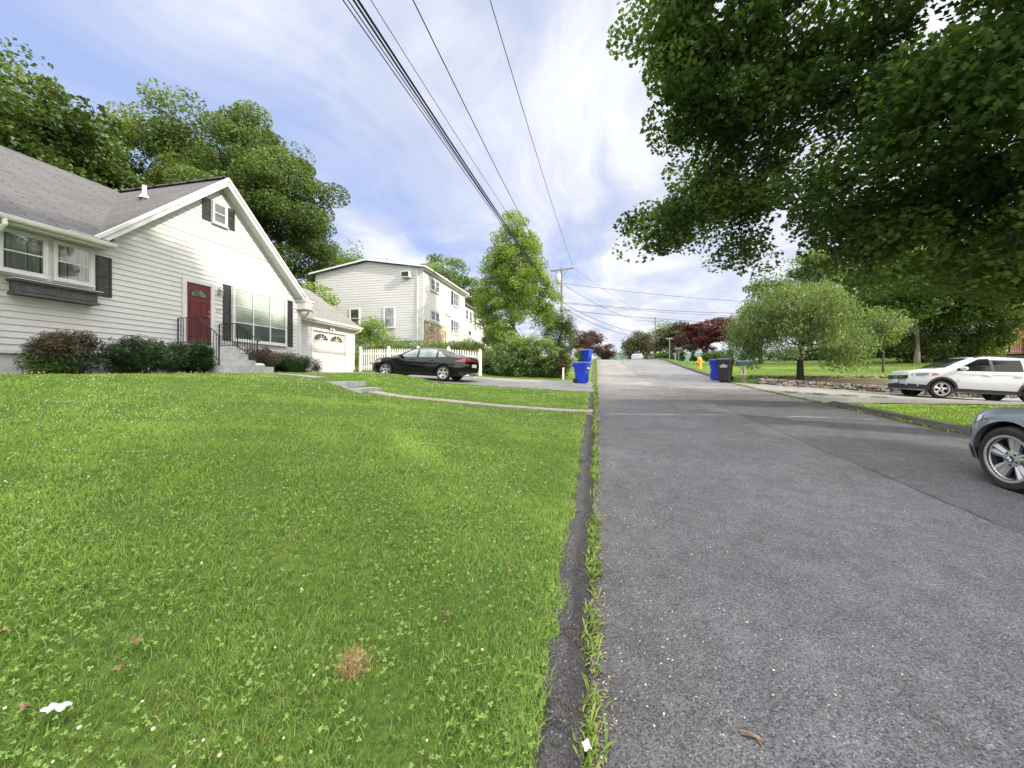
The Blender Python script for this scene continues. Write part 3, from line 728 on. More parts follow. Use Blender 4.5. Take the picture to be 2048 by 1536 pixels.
# garage wing
XG = -13.4; G = fx(XG)
gw = MB(); gd0, gd1, gdz0, gdz1 = 16.25, 18.75, .26, 2.32
clap(gw, G, .30, 2.74, lambda z: 14.6, lambda z: gd0-.1); clap(gw, G, .30, 2.74, lambda z: gd1+.1, lambda z: 19.36)
clap(gw, G, gdz1+.1, 2.74, lambda z: gd0-.1, lambda z: gd1+.1, .14)
gw.box(-20, XG-.25, 14.8, 19.34, .2, 2.74); gw.box(XG-.25, XG-.004, 14.8, gd0-.05, .2, 2.74); gw.box(XG-.25, XG-.004, gd1+.05, 19.34, .2, 2.74); gw.box(XG-.25, XG-.004, gd0-.05, gd1+.05, gdz1+.03, 2.74)
fbox(gw, G, 19.26, 19.40, .2, 2.76, -.1, .03)
gw.build('garage_wall', 'white_siding', hs)
k = MB(); fbox(k, G, gd0-.12, gd0, gdz0-.05, gdz1+.12, -.1, .04); fbox(k, G, gd1, gd1+.12, gdz0-.05, gdz1+.12, -.1, .04); fbox(k, G, gd0, gd1, gdz1, gdz1+.12, -.1, .038); k.build('door_frame', 'trim', hs)
k = MB()
for i in range(4):
    za = gdz0+(gdz1-gdz0)*i/4; zb = gdz0+(gdz1-gdz0)*(i+1)/4-.012
    fbox(k, G, gd0, gd1, za, zb, -.10, -.06)
    if i < 3:
        for j in range(4):
            a0 = gd0+(gd1-gd0)*j/4+.08; a1 = gd0+(gd1-gd0)*(j+1)/4-.08; fbox(k, G, a0, a1, za+.09, zb-.09, -.06, -.05); fbox(k, G, a0+.05, a1-.05, za+.14, zb-.14, -.05, -.042)
gdo = k.build('garage_door', 'garage_white', hs)
for c in (gd0+.66, gd1-.66):
    k = MB(); n = 12; zb = gdz1-.42; rr = .50; hh = .30
    k.add([G(c+rr*math.cos(math.pi*i/n), zb+hh*math.sin(math.pi*i/n), -.055) for i in range(n+1)], [tuple(range(n+1))]); aw = k.build('arched_window', 'auto_glass', gdo)
    k = MB()
    for i in (2, 4, 6, 8, 10): k.bar(G(c, zb, -.05), G(c+rr*math.cos(math.pi*i/n), zb+hh*math.sin(math.pi*i/n), -.05), .045, .02)
    k.bar(G(c-rr-.03, zb, -.05), G(c+rr+.03, zb, -.05), .04, .02)
    for i in range(n): k.bar(G(c+rr*math.cos(math.pi*i/n), zb+hh*math.sin(math.pi*i/n), -.05), G(c+rr*math.cos(math.pi*(i+1)/n), zb+hh*math.sin(math.pi*(i+1)/n), -.05), .035, .02)
    k.build('muntin', 'garage_white', aw)
r = MB(); GE, GRX, GRZ = -13.0, -16.35, 5.12
roof_slab(r, [(GE, 14.78, 2.84), (GE, 19.62, 2.84), (GRX, 19.62, GRZ), (GRX, 14.78, GRZ)]); roof_slab(r, [(2*GRX-GE, 19.62, 2.84), (2*GRX-GE, 14.78, 2.84), (GRX, 14.78, GRZ), (GRX, 19.62, GRZ)])
r.build('garage_roof', 'shingle_light', hs)
k = MB(); k.prism(pr, lambda a, b: (GE-.01+a, 14.8, 2.72+b), lambda a, b: (GE-.01+a, 19.66, 2.72+b)); k.box(XG, GE, 14.8, 19.55, 2.66, 2.70)
k.tube([(GE+.05, 19.5, 2.75), (GE+.05, 19.5, 2.62), (XG+.08, 19.42, 2.45), (XG+.06, 19.42, .4)], .04, 8)
k.tube([(-12.5, 14.9, 3.0), (-12.55, 14.95, 2.9), (-12.75, 15.1, 2.86), (-12.95, 15.3, 2.88)], .045, 8); k.build('gutter', 'gutter_metal', hs)
k = MB(); fbox(k, G, 17.4, 17.6, 2.48, 2.64, .0, .12); k.tube([G(17.42, 2.52, .1), G(17.36, 2.44, .18)], .05, 8); k.tube([G(17.58, 2.52, .1), G(17.64, 2.44, .18)], .05, 8); k.build('flood_light', 'trim', hs)
# prism back gable of garage
# front stoop
st = thing('front_steps', 'light grey concrete front steps with black iron railings below the red door', 'steps', (-11.9, 10.3, .15))
k = MB()
lv = [(-12.8, -11.95, 1.02), (-11.95, -11.62, .80), (-11.62, -11.29, .58)]
for x0, x1, zt in lv: k.box(x0-.002, x1, 9.50, 11.02, .0, zt)
k.box(-11.29, -10.78, 9.40, 11.22, -.1, .36)
k.build('step', 'step_paint', st)
for yy in (9.58, 10.94):
    k = MB(); zt = 1.86
    top = [(-12.74, yy, zt), (-11.98, yy, zt), (-11.35, yy, 1.42), (-11.17, yy, 1.24), (-11.06, yy, 1.22)]
    k.tube(top, .015, 6); k.bar((-12.74, yy, 1.10), (-11.98, yy, 1.10), .022); k.bar((-11.98, yy, 1.10), (-11.17, yy, .52), .022)
    for x, zb, ztp in ((-12.74, 1.02, zt), (-11.98, 1.0, zt), (-11.17, .36, 1.25)): k.bar((x, yy, zb), (x, yy, ztp), .028)
    for i in range(1, 7): x = -12.74+i*.76/7; k.bar((x, yy, 1.10), (x, yy, zt), .013)
    for i in range(1, 8):
        x = -11.98+i*.81/8; q = i/8; k.bar((x, yy, 1.10-.58*q), (x, yy, zt-.62*q*(.96)), .013)
    k.build('railing', 'iron_black', st)
k = MB(); rng = random.Random(3)
for i in range(5):
    cx_, cy_ = -10.98+rng.uniform(-.08, .08), 10.80+rng.uniform(-.16, .16); k.lathe([(0, 0), (.09, .01), (.11, .06), (.05, .11), (0, .12)], 7, Matrix.Translation((cx_, cy_, .36)) @ Matrix.Rotation(rng.uniform(-.4, .4), 4, 'X'))
tag(k.build('paper_bag', 'paper', None), 'crumpled white bag lying on the bottom front step', 'bag')
# ------------------------------------------------------------------ neighbouring houses
X2 = -12.2; A = fx(X2); B = fy(26.0)
h2 = thing('two_storey_house', 'two-storey cream house with brown stone veneer, low-pitched roof and white entry stairs', 'house', (-16.7, 30.5, 2.4))
k = MB(); RP = -16.7
gt = lambda z: max(0., (z-7.95)/.75*4.5)
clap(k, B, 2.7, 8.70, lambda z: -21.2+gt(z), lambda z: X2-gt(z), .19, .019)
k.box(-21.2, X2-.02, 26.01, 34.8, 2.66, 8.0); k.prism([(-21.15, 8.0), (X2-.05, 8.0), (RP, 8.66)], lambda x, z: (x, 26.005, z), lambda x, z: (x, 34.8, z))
k.build('side_wall', 'shaded_siding', h2)
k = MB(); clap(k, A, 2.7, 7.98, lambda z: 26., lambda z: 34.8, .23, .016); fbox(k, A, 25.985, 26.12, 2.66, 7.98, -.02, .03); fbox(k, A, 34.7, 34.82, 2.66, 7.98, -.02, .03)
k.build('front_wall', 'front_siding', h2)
k = MB(); k.box(-21.1, X2-.05, 26.06, 34.7, .3, 2.66); k.build('foundation', 'foundation', h2)
k = MB(); fbox(k, A, 26.13, 30.05, 1.5, 4.16, 0, .07); sv = k.build('stone_veneer', 'veneer_stone', h2)
k = MB(); fbox(k, A, 26.1, 30.1, 4.16, 4.24, 0, .11); k.build('ledge', 'trim', sv)
k = MB()
roof_slab(k, [(X2+.35, 25.7, 8.02), (X2+.35, 35.1, 8.02), (RP, 35.1, 8.82), (RP, 25.7, 8.82)], .08); roof_slab(k, [(-21.55, 35.1, 8.02), (-21.55, 25.7, 8.02), (RP, 25.7, 8.82), (RP, 35.1, 8.82)], .08)
k.build('roof', 'shingle_light', h2)
k = MB()
for xa in (X2+.36, -21.56): k.hexa([(xa, 25.66, 7.93), (xa, 25.70, 7.93), (RP, 25.70, 8.73), (RP, 25.66, 8.73), (xa, 25.66, 8.04), (xa, 25.70, 8.04), (RP, 25.70, 8.84), (RP, 25.66, 8.84)])
k.box(X2, X2+.33, 25.72, 35.05, 7.82, 7.85); k.build('fascia', 'trim', h2)
k = MB(); k.prism(pr, lambda a, b: (X2+.35+a, 25.66, 7.88+b), lambda a, b: (X2+.35+a, 35.14, 7.88+b))
k.tube([(X2-.42, 25.96, 7.9), (X2-.42, 25.93, 2.5)], .05, 6); k.tube([(X2+.4, 34.9, 7.9), (X2+.1, 34.75, 7.6), (X2+.08, 34.75, 3)], .05, 6); k.build('gutter', 'gutter_metal', h2)
k = MB(); fbox(k, B, -13.75, -13.1, 7.28, 7.72, -.05, .42); ac = k.build('air_conditioner', 'trim', h2)
k = MB(); fbox(k, B, -13.70, -13.15, 7.33, 7.67, .42, .425)
for i in range(7): fbox(k, B, -13.70, -13.15, 7.34+i*.047, 7.355+i*.047, .425, .435)
k.build('grille', 'alloy_dark', ac)
sash_window(h2, B, -15.25, -14.5, 3.75, 5.15, 2, 1, .09, 'curtain', drop=1., m='trim', inner='room_grey')
sash_window(h2, B, -18.1, -17.4, 3.75, 5.15, 2, 1, .09, None)
for z0, z1 in ((6.72, 7.55), (4.42, 5.08)):
    sash_window(h2, A, 27.25, 27.95, z0, z1, 2, 1, .09, None); sash_window(h2, A, 28.15, 28.85, z0, z1, 2, 1, .09, None)
sash_window(h2, A, 32.0, 33.1, 6.4, 7.5, 2, 2, .08, None); shutter(h2, A, 31.55, 31.9, 6.35, 7.55); shutter(h2, A, 33.2, 33.55, 6.35, 7.55)
sash_window(h2, A, 31.95, 33.1, 3.9, 5.0, 2, 2, .08, None); shutter(h2, A, 31.5, 31.85, 3.85, 5.05); shutter(h2, A, 33.2, 33.55, 3.85, 5.05)
k = MB(); fbox(k, A, 30.35, 30.5, 3.0, 5.2, 0, .12); fbox(k, A, 31.15, 31.3, 3.0, 5.2, 0, .12); fbox(k, A, 30.25, 31.4, 5.2, 5.36, 0, .18)
k.prism([(30.2, 5.36), (31.45, 5.36), (30.82, 5.78)], lambda y, z: A(y, z, 0), lambda y, z: A(y, z, .16)); ef = k.build('door_frame', 'trim', h2)
k = MB(); fbox(k, A, 30.5, 31.15, 3.0, 5.2, 0, .04); k.build('door', 'sign_white', h2)
es = thing('entry_stairs', 'white balustraded entry stairs climbing to the two-storey house', 'stairs', (-10.5, 31, 2.2))
k = MB(); k.box(-12.12, -11.0, 30.2, 31.6, 1.5, 3.0)
for i in range(6): k.box(-11.0+i*.3, -10.7+i*.3, 30.25, 31.55, 1.4, 2.82-i*.19)
k.build('step', 'concrete', es)
for yy in (30.2, 31.6):
    k = MB()
    for x, zb, zt in ((-12.05, 2.9, 3.95), (-11.0, 2.9, 4.0), (-9.95, 2.1, 3.25), (-9.2, 1.5, 2.85)): k.bar((x, yy, zb), (x, yy, zt), .11)
    k.bar((-12.05, yy, 3.88), (-11.0, yy, 3.88), .08); k.bar((-12.05, yy, 3.1), (-11.0, yy, 3.1), .06)
    k.bar((-11., yy, 3.9), (-9.2, yy, 2.75), .08); k.bar((-11., yy, 3.1), (-9.2, yy, 1.95), .06)
    for i in range(1, 8): x = -12.05+i*1.05/8; k.bar((x, yy, 3.1), (x, yy, 3.88), .045)
    for i in range(1, 14): x = -11+i*1.8/14; q = i/14; k.bar((x, yy, 3.1-1.15*q), (x, yy, 3.9-1.15*q), .045)
    k.build('railing', 'picket_white', es)

def plain_house(name, label, x0, x1, y0, y1, zb, ze, rise, wall, roofm, wins_f=(), wins_s=(), ridge='y', front='x'):
    h = thing(name, label, 'house', ((x0+x1)/2, (y0+y1)/2, zb))
    Fx_ = fx(x1); Fy_ = fy(y0); k = MB(); mid = (x0+x1)/2
    if ridge == 'y':
        g = lambda z: max(0., (z-ze)/rise)*(x1-x0)/2
        clap(k, Fy_, zb, ze+rise-.05, lambda z: x0+g(z), lambda z: x1-g(z), .2)
        k.prism([(x0, ze), (x1, ze), (mid, ze+rise-.04)], lambda x, z: (x, y0+.01, z), lambda x, z: (x, y1, z))
    else: clap(k, Fy_, zb, ze, lambda z: x0, lambda z: x1, .2)
    clap(k, Fx_, zb, ze, lambda z: y0, lambda z: y1, .2); clap(k, lambda y, z, o=0.: (x0-o, y, z), zb, ze, lambda z: y0, lambda z: y1, .2); k.box(x0+.01, x1-.01, y0+.01, y1, zb-1.5, ze)
    k.build('wall', wall, h)
    k = MB(); e = .35
    if ridge == 'y':
        roof_slab(k, [(x1+e, y0-e, ze), (x1+e, y1+e, ze), (mid, y1+e, ze+rise), (mid, y0-e, ze+rise)]); roof_slab(k, [(x0-e, y1+e, ze), (x0-e, y0-e, ze), (mid, y0-e, ze+rise), (mid, y1+e, ze+rise)])
    else:
        my = (y0+y1)/2
        roof_slab(k, [(x0-e, y0-e, ze), (x1+e, y0-e, ze), (x1+e, my, ze+rise), (x0-e, my, ze+rise)]); roof_slab(k, [(x1+e, y1+e, ze), (x0-e, y1+e, ze), (x0-e, my, ze+rise), (x1+e, my, ze+rise)])
    k.build('roof', roofm, h)
    for a0, a1, z0, z1 in wins_f: sash_window(h, Fx_, a0, a1, z0, z1, 2, 1, .1, None, inner='dark_interior')
    for a0, a1, z0, z1 in wins_s: sash_window(h, Fy_, a0, a1, z0, z1, 2, 1, .1, None, inner='dark_interior')
    return h
plain_house('cream_house', 'pale cream house seen just past the far end of the two-storey house', -22, -13.2, 37.6, 46, 2.9, 7.6, 1., 'front_siding', 'shingle_light', [(38.2, 38.9, 6.1, 7.1), (39.4, 40.1, 6.1, 7.1), (41, 41.8, 6.1, 7.1), (39, 40, 3.8, 5)])
plain_house('blue_house', 'blue-grey house half hidden behind the tall bright green tree', -23, -14, 50, 60, 3, 7.4, 2.2, 'blue_siding', 'shingle_grey', [(52, 53, 5.6, 6.8), (55, 56, 5.6, 6.8)], [(-17, -16, 5.6, 6.8)])
hr = plain_house('deck_house', 'white clapboard house with brown deck stairs at the far right edge', 26.9, 38, 33.5, 38, 1.0, 5.2, 2.2, 'white_siding', 'shingle_grey', [], [(31.0, 32, 2.9, 4.2)], 'x')
k = MB(); fbox(k, fy(33.5), 28.35, 29.3, 1.9, 3.5, .0, .06); k.build('door', 'brick_red', hr)
dk = thing('deck', 'brown wooden deck with slatted railing beside the white house at far right', 'deck', (27, 32.6, 1))
k = MB(); k.box(26.0, 30.5, 31.6, 33.45, 1.55, 1.7)
for x in (26.1, 28, 30.3): k.box(x-.07, x+.07, 31.62, 31.76, .2, 1.55)
k.build('platform', 'deck_wood', dk)
k = MB(); k.bar((25.9, 31.6, 2.6), (27.4, 31.6, 2.6), .1)
for i in range(13): k.bar((25.95+i*.118, 31.6, 1.65), (25.95+i*.118, 31.6, 2.6), .04 if i % 6 else .1)
k.build('railing', 'deck_wood', dk)
k = MB(); k.bar((27.4, 31.55, 2.6), (29.8, 30.9, 1.35), .12, .16); k.bar((27.4, 31.55, 1.6), (29.8, 30.9, .5), .08, .25)
for i in range(7): k.box(27.5+i*.33, 27.85+i*.33, 30.6, 31.6, 1.42-i*.17, 1.47-i*.17)
k.build('stairs', 'deck_wood', dk)
plain_house('white_house', 'white house glimpsed through the trees across the right lawn', 29, 39, 50, 58, 1.2, 5.6, 2.2, 'white_siding', 'shingle_grey', [], [(30.5, 31.6, 3, 4.4), (34, 35, 3, 4.4)], 'x')

# ------------------------------------------------------------------ picket fence
pf = thing('picket_fence', 'white picket fence running from the garage corner towards the round hedge', 'fence', (-9.5, 19.85, .1))
fz = lambda x: Hf(x, 19.85)
posts = [-13.2, -11.4, -9.6, -7.8, -6.0]
for x in posts:
    k = MB(); z = fz(x); k.box(x-.06, x+.06, 19.79, 19.91, z-.2, z+1.34); k.lathe([(.085, 0), (.085, .03), (0, .10)], 4, Matrix.Translation((x, 19.85, z+1.34)) @ Matrix.Rotation(R(45), 4, 'Z')); k.build('post', 'picket_white', pf)
for a0, a1 in zip(posts[:-1], posts[1:]):
    k = MB()
    for h_ in (.28, 1.02): k.bar((a0, 19.87, fz(a0)+h_), (a1, 19.87, fz(a1)+h_), .04, .09)
    n = 12
    for i in range(n):
        x = a0+.12+(a1-a0-.24)*i/(n-1); z = fz(x)+.06; t_ = z+1.20; w_ = .038
        k.prism([(x-w_, z), (x+w_, z), (x+w_, t_-.05), (x, t_+.03), (x-w_, t_-.05)], lambda a, b: (a, 19.832, b), lambda a, b: (a, 19.85, b))
    k.build('picket_panel', 'picket_white', pf)
gt_ = thing('garden_table', 'low orange-brown round table on a white base by the picket fence', 'table', (-11.3, 18.9, Hf(-11.3, 18.9)))
k = MB(); z = Hf(-11.3, 18.9); T = Matrix.Translation((-11.3, 18.9, z)); k.lathe([(0, .50), (.48, .50), (.56, .55), (.56, .60), (.40, .63), (0, .64)], 18, T); k.build('tabletop', 'terracotta', gt_, True)
k = MB(); k.lathe([(.30, 0), (.30, .06), (.13, .14), (.10, .32), (.20, .47), (.22, .50)], 14, T); k.build('base', 'picket_white', gt_, True)

# ------------------------------------------------------------------ bins
def make_bin(name, label, x, y, z, rot, m, group, lid=None, sc=1.0, label_print=True):
    t = thing(name, label, 'bin', (x, y, z), rot, group); lid = lid or m
    # local: front faces -y, wheels at +y
    def loft(secs):
        k = MB(); n = 0; idx = []
        for (w, d0, d1, zz, c) in secs:
            o = [(-w+c, d0), (w-c, d0), (w, d0+c), (w, d1-c), (w-c, d1), (-w+c, d1), (-w, d1-c), (-w, d0+c)]
            idx.append(k.add([(a, b, zz) for a, b in o], []))
        for i in range(len(idx)-1):
            for j in range(8):
                k.f.append([idx[i]+j, idx[i]+(j+1) % 8, idx[i+1]+(j+1) % 8, idx[i+1]+j]); k.mi.append(0)
        k.f.append([idx[0]+j for j in range(8)][::-1]); k.f.append([idx[-1]+j for j in range(8)]); k.mi += [0, 0]
        return k
    s = sc
    k = loft([(.21*s, -.20*s, .24*s, 0, .05), (.23*s, -.23*s, .27*s, .05*s, .05), (.255*s, -.28*s, .33*s, .55*s, .05), (.28*s, -.33*s, .37*s, .86*s, .05), (.30*s, -.355*s, .385*s, .90*s, .05), (.305*s, -.36*s, .39*s, .99*s, .05)])
    for sx in (-1, 1):
        k.box(sx*.10*s-.012, sx*.10*s+.012, -.30*s, -.24*s, .08*s, .5*s)
        k.box(sx*.285*s-.02, sx*.285*s+.02, .25*s, .43*s, .84*s, .97*s)
    bo = k.build('body', m, t, world=False)
    k = loft([(.325*s, -.385*s, .40*s, .995*s, .06), (.33*s, -.39*s, .41*s, 1.03*s, .06), (.30*s, -.34*s, .37*s, 1.075*s, .08), (.18*s, -.2*s, .22*s, 1.10*s, .08)])
    for i in (-1, 0, 1): k.box(i*.16*s-.03, i*.16*s+.03, -.3*s, .33*s, 1.05*s, 1.085*s)
    k.build('lid', lid, t, world=False)
    k = MB(); k.tube([(-.24*s, .44*s, .94*s), (.24*s, .44*s, .94*s)], .018, 8)
    for sx in (-.2, .2): k.bar((sx*s, .37*s, .93*s), (sx*s, .45*s, .94*s), .03)
    k.build('handle', m, t, world=False)
    for sx in (-1, 1):
        k = MB(); k.lathe([(.0, -.03), (.11*s, -.03), (.13*s, -.02), (.13*s, .02), (.11*s, .03), (0, .03)], 18, Matrix.Translation((sx*.27*s, .27*s, .13*s)) @ Matrix.Rotation(R(90), 4, 'Y')); k.build('wheel', 'rubber', t, world=False)
    return t, bo
RT = 'rolling bins at the curb'
z = lambda x, y: float(road_z(y)) if 0 < x < RW else Hf(x, y)+.025
b1, bo = make_bin('rolling_bin', 'blue rolling bin standing at the mouth of the black car\'s driveway', -.58, 18.85, z(-.55, 18.85), R(65), 'bin_blue', RT, sc=.93)
def bin_marks(bo, rows, m='bin_print'):
    k = MB(); rg = random.Random(5)
    for zc, h_, n, w_ in rows:
        y_ = -(.28+.05*(zc-.55)/.31)-.012
        for i in range(n):
            x = -w_/2+w_*(i+.5)/n; g_ = w_/n*.36
            k.box(x-g_, x+g_, y_-.006, y_+.02, zc-h_/2, zc+h_/2)
    k.build('lettering', m, bo, world=False)
bin_marks(bo, [(.72, .05, 9, .22)])
b2, bo = make_bin('rolling_bin', 'black rolling bin with white lettering beside the green mailbox', 6.12, 20.2, z(6.2, 20.2)+.02, R(-28), 'bin_black', RT, sc=1.03)
bin_marks(bo, [(.83, .022, 4, .12), (.765, .05, 7, .32), (.70, .03, 10, .30)])
make_bin('rolling_bin', 'blue rolling bin tucked behind the black bin across the road', 6.08, 21.3, z(6.1, 21), R(-100), 'bin_blue', RT)
make_bin('rolling_bin', 'green rolling bin to the left of two far blue bins', -1.18, 35.4, Hf(-1.2, 35.4), R(10), 'bin_green', RT, lid='bin_black', sc=.95)
make_bin('rolling_bin', 'front blue bin of the far pair beside the green bin', -.72, 35.2, Hf(-.72, 35.2), R(70), 'bin_blue', RT)
make_bin('rolling_bin', 'rear blue bin of the far pair behind the green bin', -.62, 36.6, Hf(-.62, 36.6), R(60), 'bin_blue', RT)

# ------------------------------------------------------------------ mailboxes, hydrant, signs, walls
def mailbox(label, x, y, rot, m, post, dims=(.19, .24, .52), ph=1.05, plaque=False):
    z = Hf(x, y); t = thing('mailbox', label, 'mailbox', (x, y, z), rot, 'curbside mailboxes')
    w, h, l = dims
    k = MB(); out = [(-w/2, 0), (w/2, 0), (w/2, h*.55)]+[(w/2*math.cos(a), h*.55+h*.45*math.sin(a)) for a in (.5, 1., 1.57, 2.14, 2.64)]+[(-w/2, h*.55)]
    k.prism(out, lambda a, b: (a, -l/2, ph+b), lambda a, b: (a, l/2, ph+b)); bo = k.build('box', m, t, world=False)
    k = MB(); k.prism([(a*1.06, b*1.04) for a, b in out], lambda a, b: (a, -l/2-.025, ph-.004+b), lambda a, b: (a, -l/2-.002, ph-.004+b)); k.build('door', m, bo, world=False)
    k = MB(); k.box(w/2+.004, w/2+.014, -.1, -.07, ph+.1, ph+.26); k.box(w/2+.004, w/2+.014, -.07, 0, ph+.2, ph+.26); k.build('flag', 'lens_red', bo, world=False)
    k = MB(); k.box(-.05, .05, -.05, .05, -.3, ph-.01); k.box(-.045, .045, -l*.4, l*.4, ph-.08, ph-.004)
    k.bar((0, .02, ph-.4), (0, l*.38, ph-.06), .06); k.bar((0, -.02, ph-.4), (0, -l*.38, ph-.06), .06); po = k.build('post', post, t, world=False)
    if plaque:
        k = MB(); k.box(-.085, .085, -.066, -.052, .42, .86); pl = k.build('number_plaque', 'plaque_cream', t, world=False)
        k = MB()
        for zc in (.77, .64, .51):
            k.lathe([(.022, -.004), (.046, -.004), (.046, .004), (.022, .004)], 10, Matrix.Translation((0, -.068, zc)) @ Matrix.Rotation(R(90), 4, 'X'))
        k.build('numeral', 'iron_black', pl, world=False)
    return t
mb1 = mailbox('large green mailbox on a weathered post with a cream number plaque', 6.82, 19.87, 0, 'mailbox_green', 'weathered_wood', (.24, .26, .62), .84, True)
mb1.rotation_euler.z = R(-30)
for ch in mb1.children:
    if ch.name.startswith('box'): ch.rotation_euler.z = R(112)
mailbox('dark mailbox with pale end on a post beyond the yellow hydrant', 7.6, 38.2, R(70), 'plastic_grey', 'weathered_wood', (.22, .26, .6), .95)
hx_, hy_ = 6.95, 28.2; hz = Hf(hx_, hy_)
hy = thing('fire_hydrant', 'yellow fire hydrant on the right lawn near the curb', 'hydrant', (hx_, hy_, hz), R(30))
k = MB(); k.lathe([(.17, -.05), (.17, .05), (.13, .06), (.125, .50), (.16, .51), (.16, .56), (.14, .57), (.13, .66), (.08, .76), (.03, .79), (.03, .85), (0, .85)], 18); k.build('barrel', 'hydrant_yellow', hy, True, False)
for a in (0, 90, 180):
    k = MB(); k.lathe([(0.06, .08), (.06, .18), (.085, .19), (.085, .24), (.03, .25), (.03, .28), (0, .28)], 12, Matrix.Rotation(R(a), 4, 'Z') @ Matrix.Translation((0, 0, .42)) @ Matrix.Rotation(R(90), 4, 'Y')); k.build('nozzle_cap', 'hydrant_yellow', hy, True, False)
sx_, sy_ = 8.3, 46.5; sz = Hf(sx_, sy_)
ss = thing('street_sign', 'green street name sign on a thin pole before the red maple', 'sign', (sx_, sy_, sz))
k = MB(); k.tube([(0, 0, -.3), (0, 0, 2.55)], .03, 8); k.build('pole', 'galvanized', ss, world=False)
k = MB(); k.box(-.42, .38, -.012, .012, 2.38, 2.56, Matrix.Rotation(R(-8), 4, 'Z')); k.build('blade', 'sign_green', ss, world=False)
k = MB()
for i in range(7): k.box(-.30+i*.085, -.26+i*.085, -.018, -.013, 2.43, 2.51, Matrix.Rotation(R(-8), 4, 'Z'))
k.build('lettering', 'sign_white', ss, world=False)
sx_, sy_ = 6.9, 58; sz = Hf(sx_, sy_)
ss = thing('yellow_sign', 'small yellow roadside sign by the curb near the far white car', 'sign', (9.45, 62, Hf(9.45, 62)))
k = MB(); k.tube([(0, 0, -.3), (0, 0, 1.1)], .03, 8); k.build('pole', 'galvanized', ss, world=False); k = MB(); k.box(-.22, .22, -.012, .012, .75, 1.3); k.build('panel', 'sign_yellow', ss, world=False)
# driveway marker reflector in the right lawn
# dry stone walls
def rubble(name, label, x0, x1, y0, y1, hgt, zf, seed):
    rg = random.Random(seed); k = MB(); x = x0
    rows = max(2, int(round(hgt/.12)))
    for r_ in range(rows):
        x = x0-rg.uniform(0, .1)
        while x < x1:
            w_ = rg.uniform(.18, .42); zz = zf(x)-.06+hgt*r_/rows; h_ = hgt/rows*rg.uniform(.92, 1.12)+(.06 if r_ == 0 else 0)
            j = lambda a=.02: rg.uniform(-a, a); a0, a1 = x+.008, min(x+w_, x1+.1)-.008
            yo = rg.uniform(-.03, .03)
            k.hexa([(a0+j(), y0+yo+j(), zz), (a1+j(), y0+yo+j(), zz), (a1+j(), y1+j(), zz), (a0+j(), y1+j(), zz), (a0+.02+j(), y0+yo+.02+j(), zz+h_+j(.012)), (a1-.02+j(), y0+yo+.02+j(), zz+h_+j(.012)), (a1-.02+j(), y1+j(), zz+h_+j(.012)), (a0+.02+j(), y1+j(), zz+h_+j(.012))])
            x += w_
    o = k.build(name, 'rubble_stone', None); bv = o.modifiers.new('bevel', 'BEVEL'); bv.width = .018; bv.segments = 2
    return tag(o, label, 'wall')
rubble('stone_wall', 'low rubble stone wall along the edge of the right driveway', 7.55, 19, 20.02, 20.34, .36, lambda x: float(road_z(20.))-.07*min(x-RW, 9), 4)
rubble('stone_wall', 'upper edging of flat stones behind the low rubble wall', 7.8, 17, 21.7, 21.95, .20, lambda x: Hf(x, 21.6), 9)
struct(drape('planting_bed', 8.2, 13, 20.3, 21.3, .02, 'mulch', .25))
k = MB(); k.box(-1.62, -1.54, 19.96, 20.04, Hf(-1.58, 20)-.2, Hf(-1.58, 20)+.55); k.lathe([(.06, 0), (.06, .03), (0, .08)], 4, Matrix.Translation((-1.58, 20, Hf(-1.58, 20)+.55))); tag(k.build('hedge_post', 'picket_white', None), 'short white post against the dry end of the round hedge', 'post')
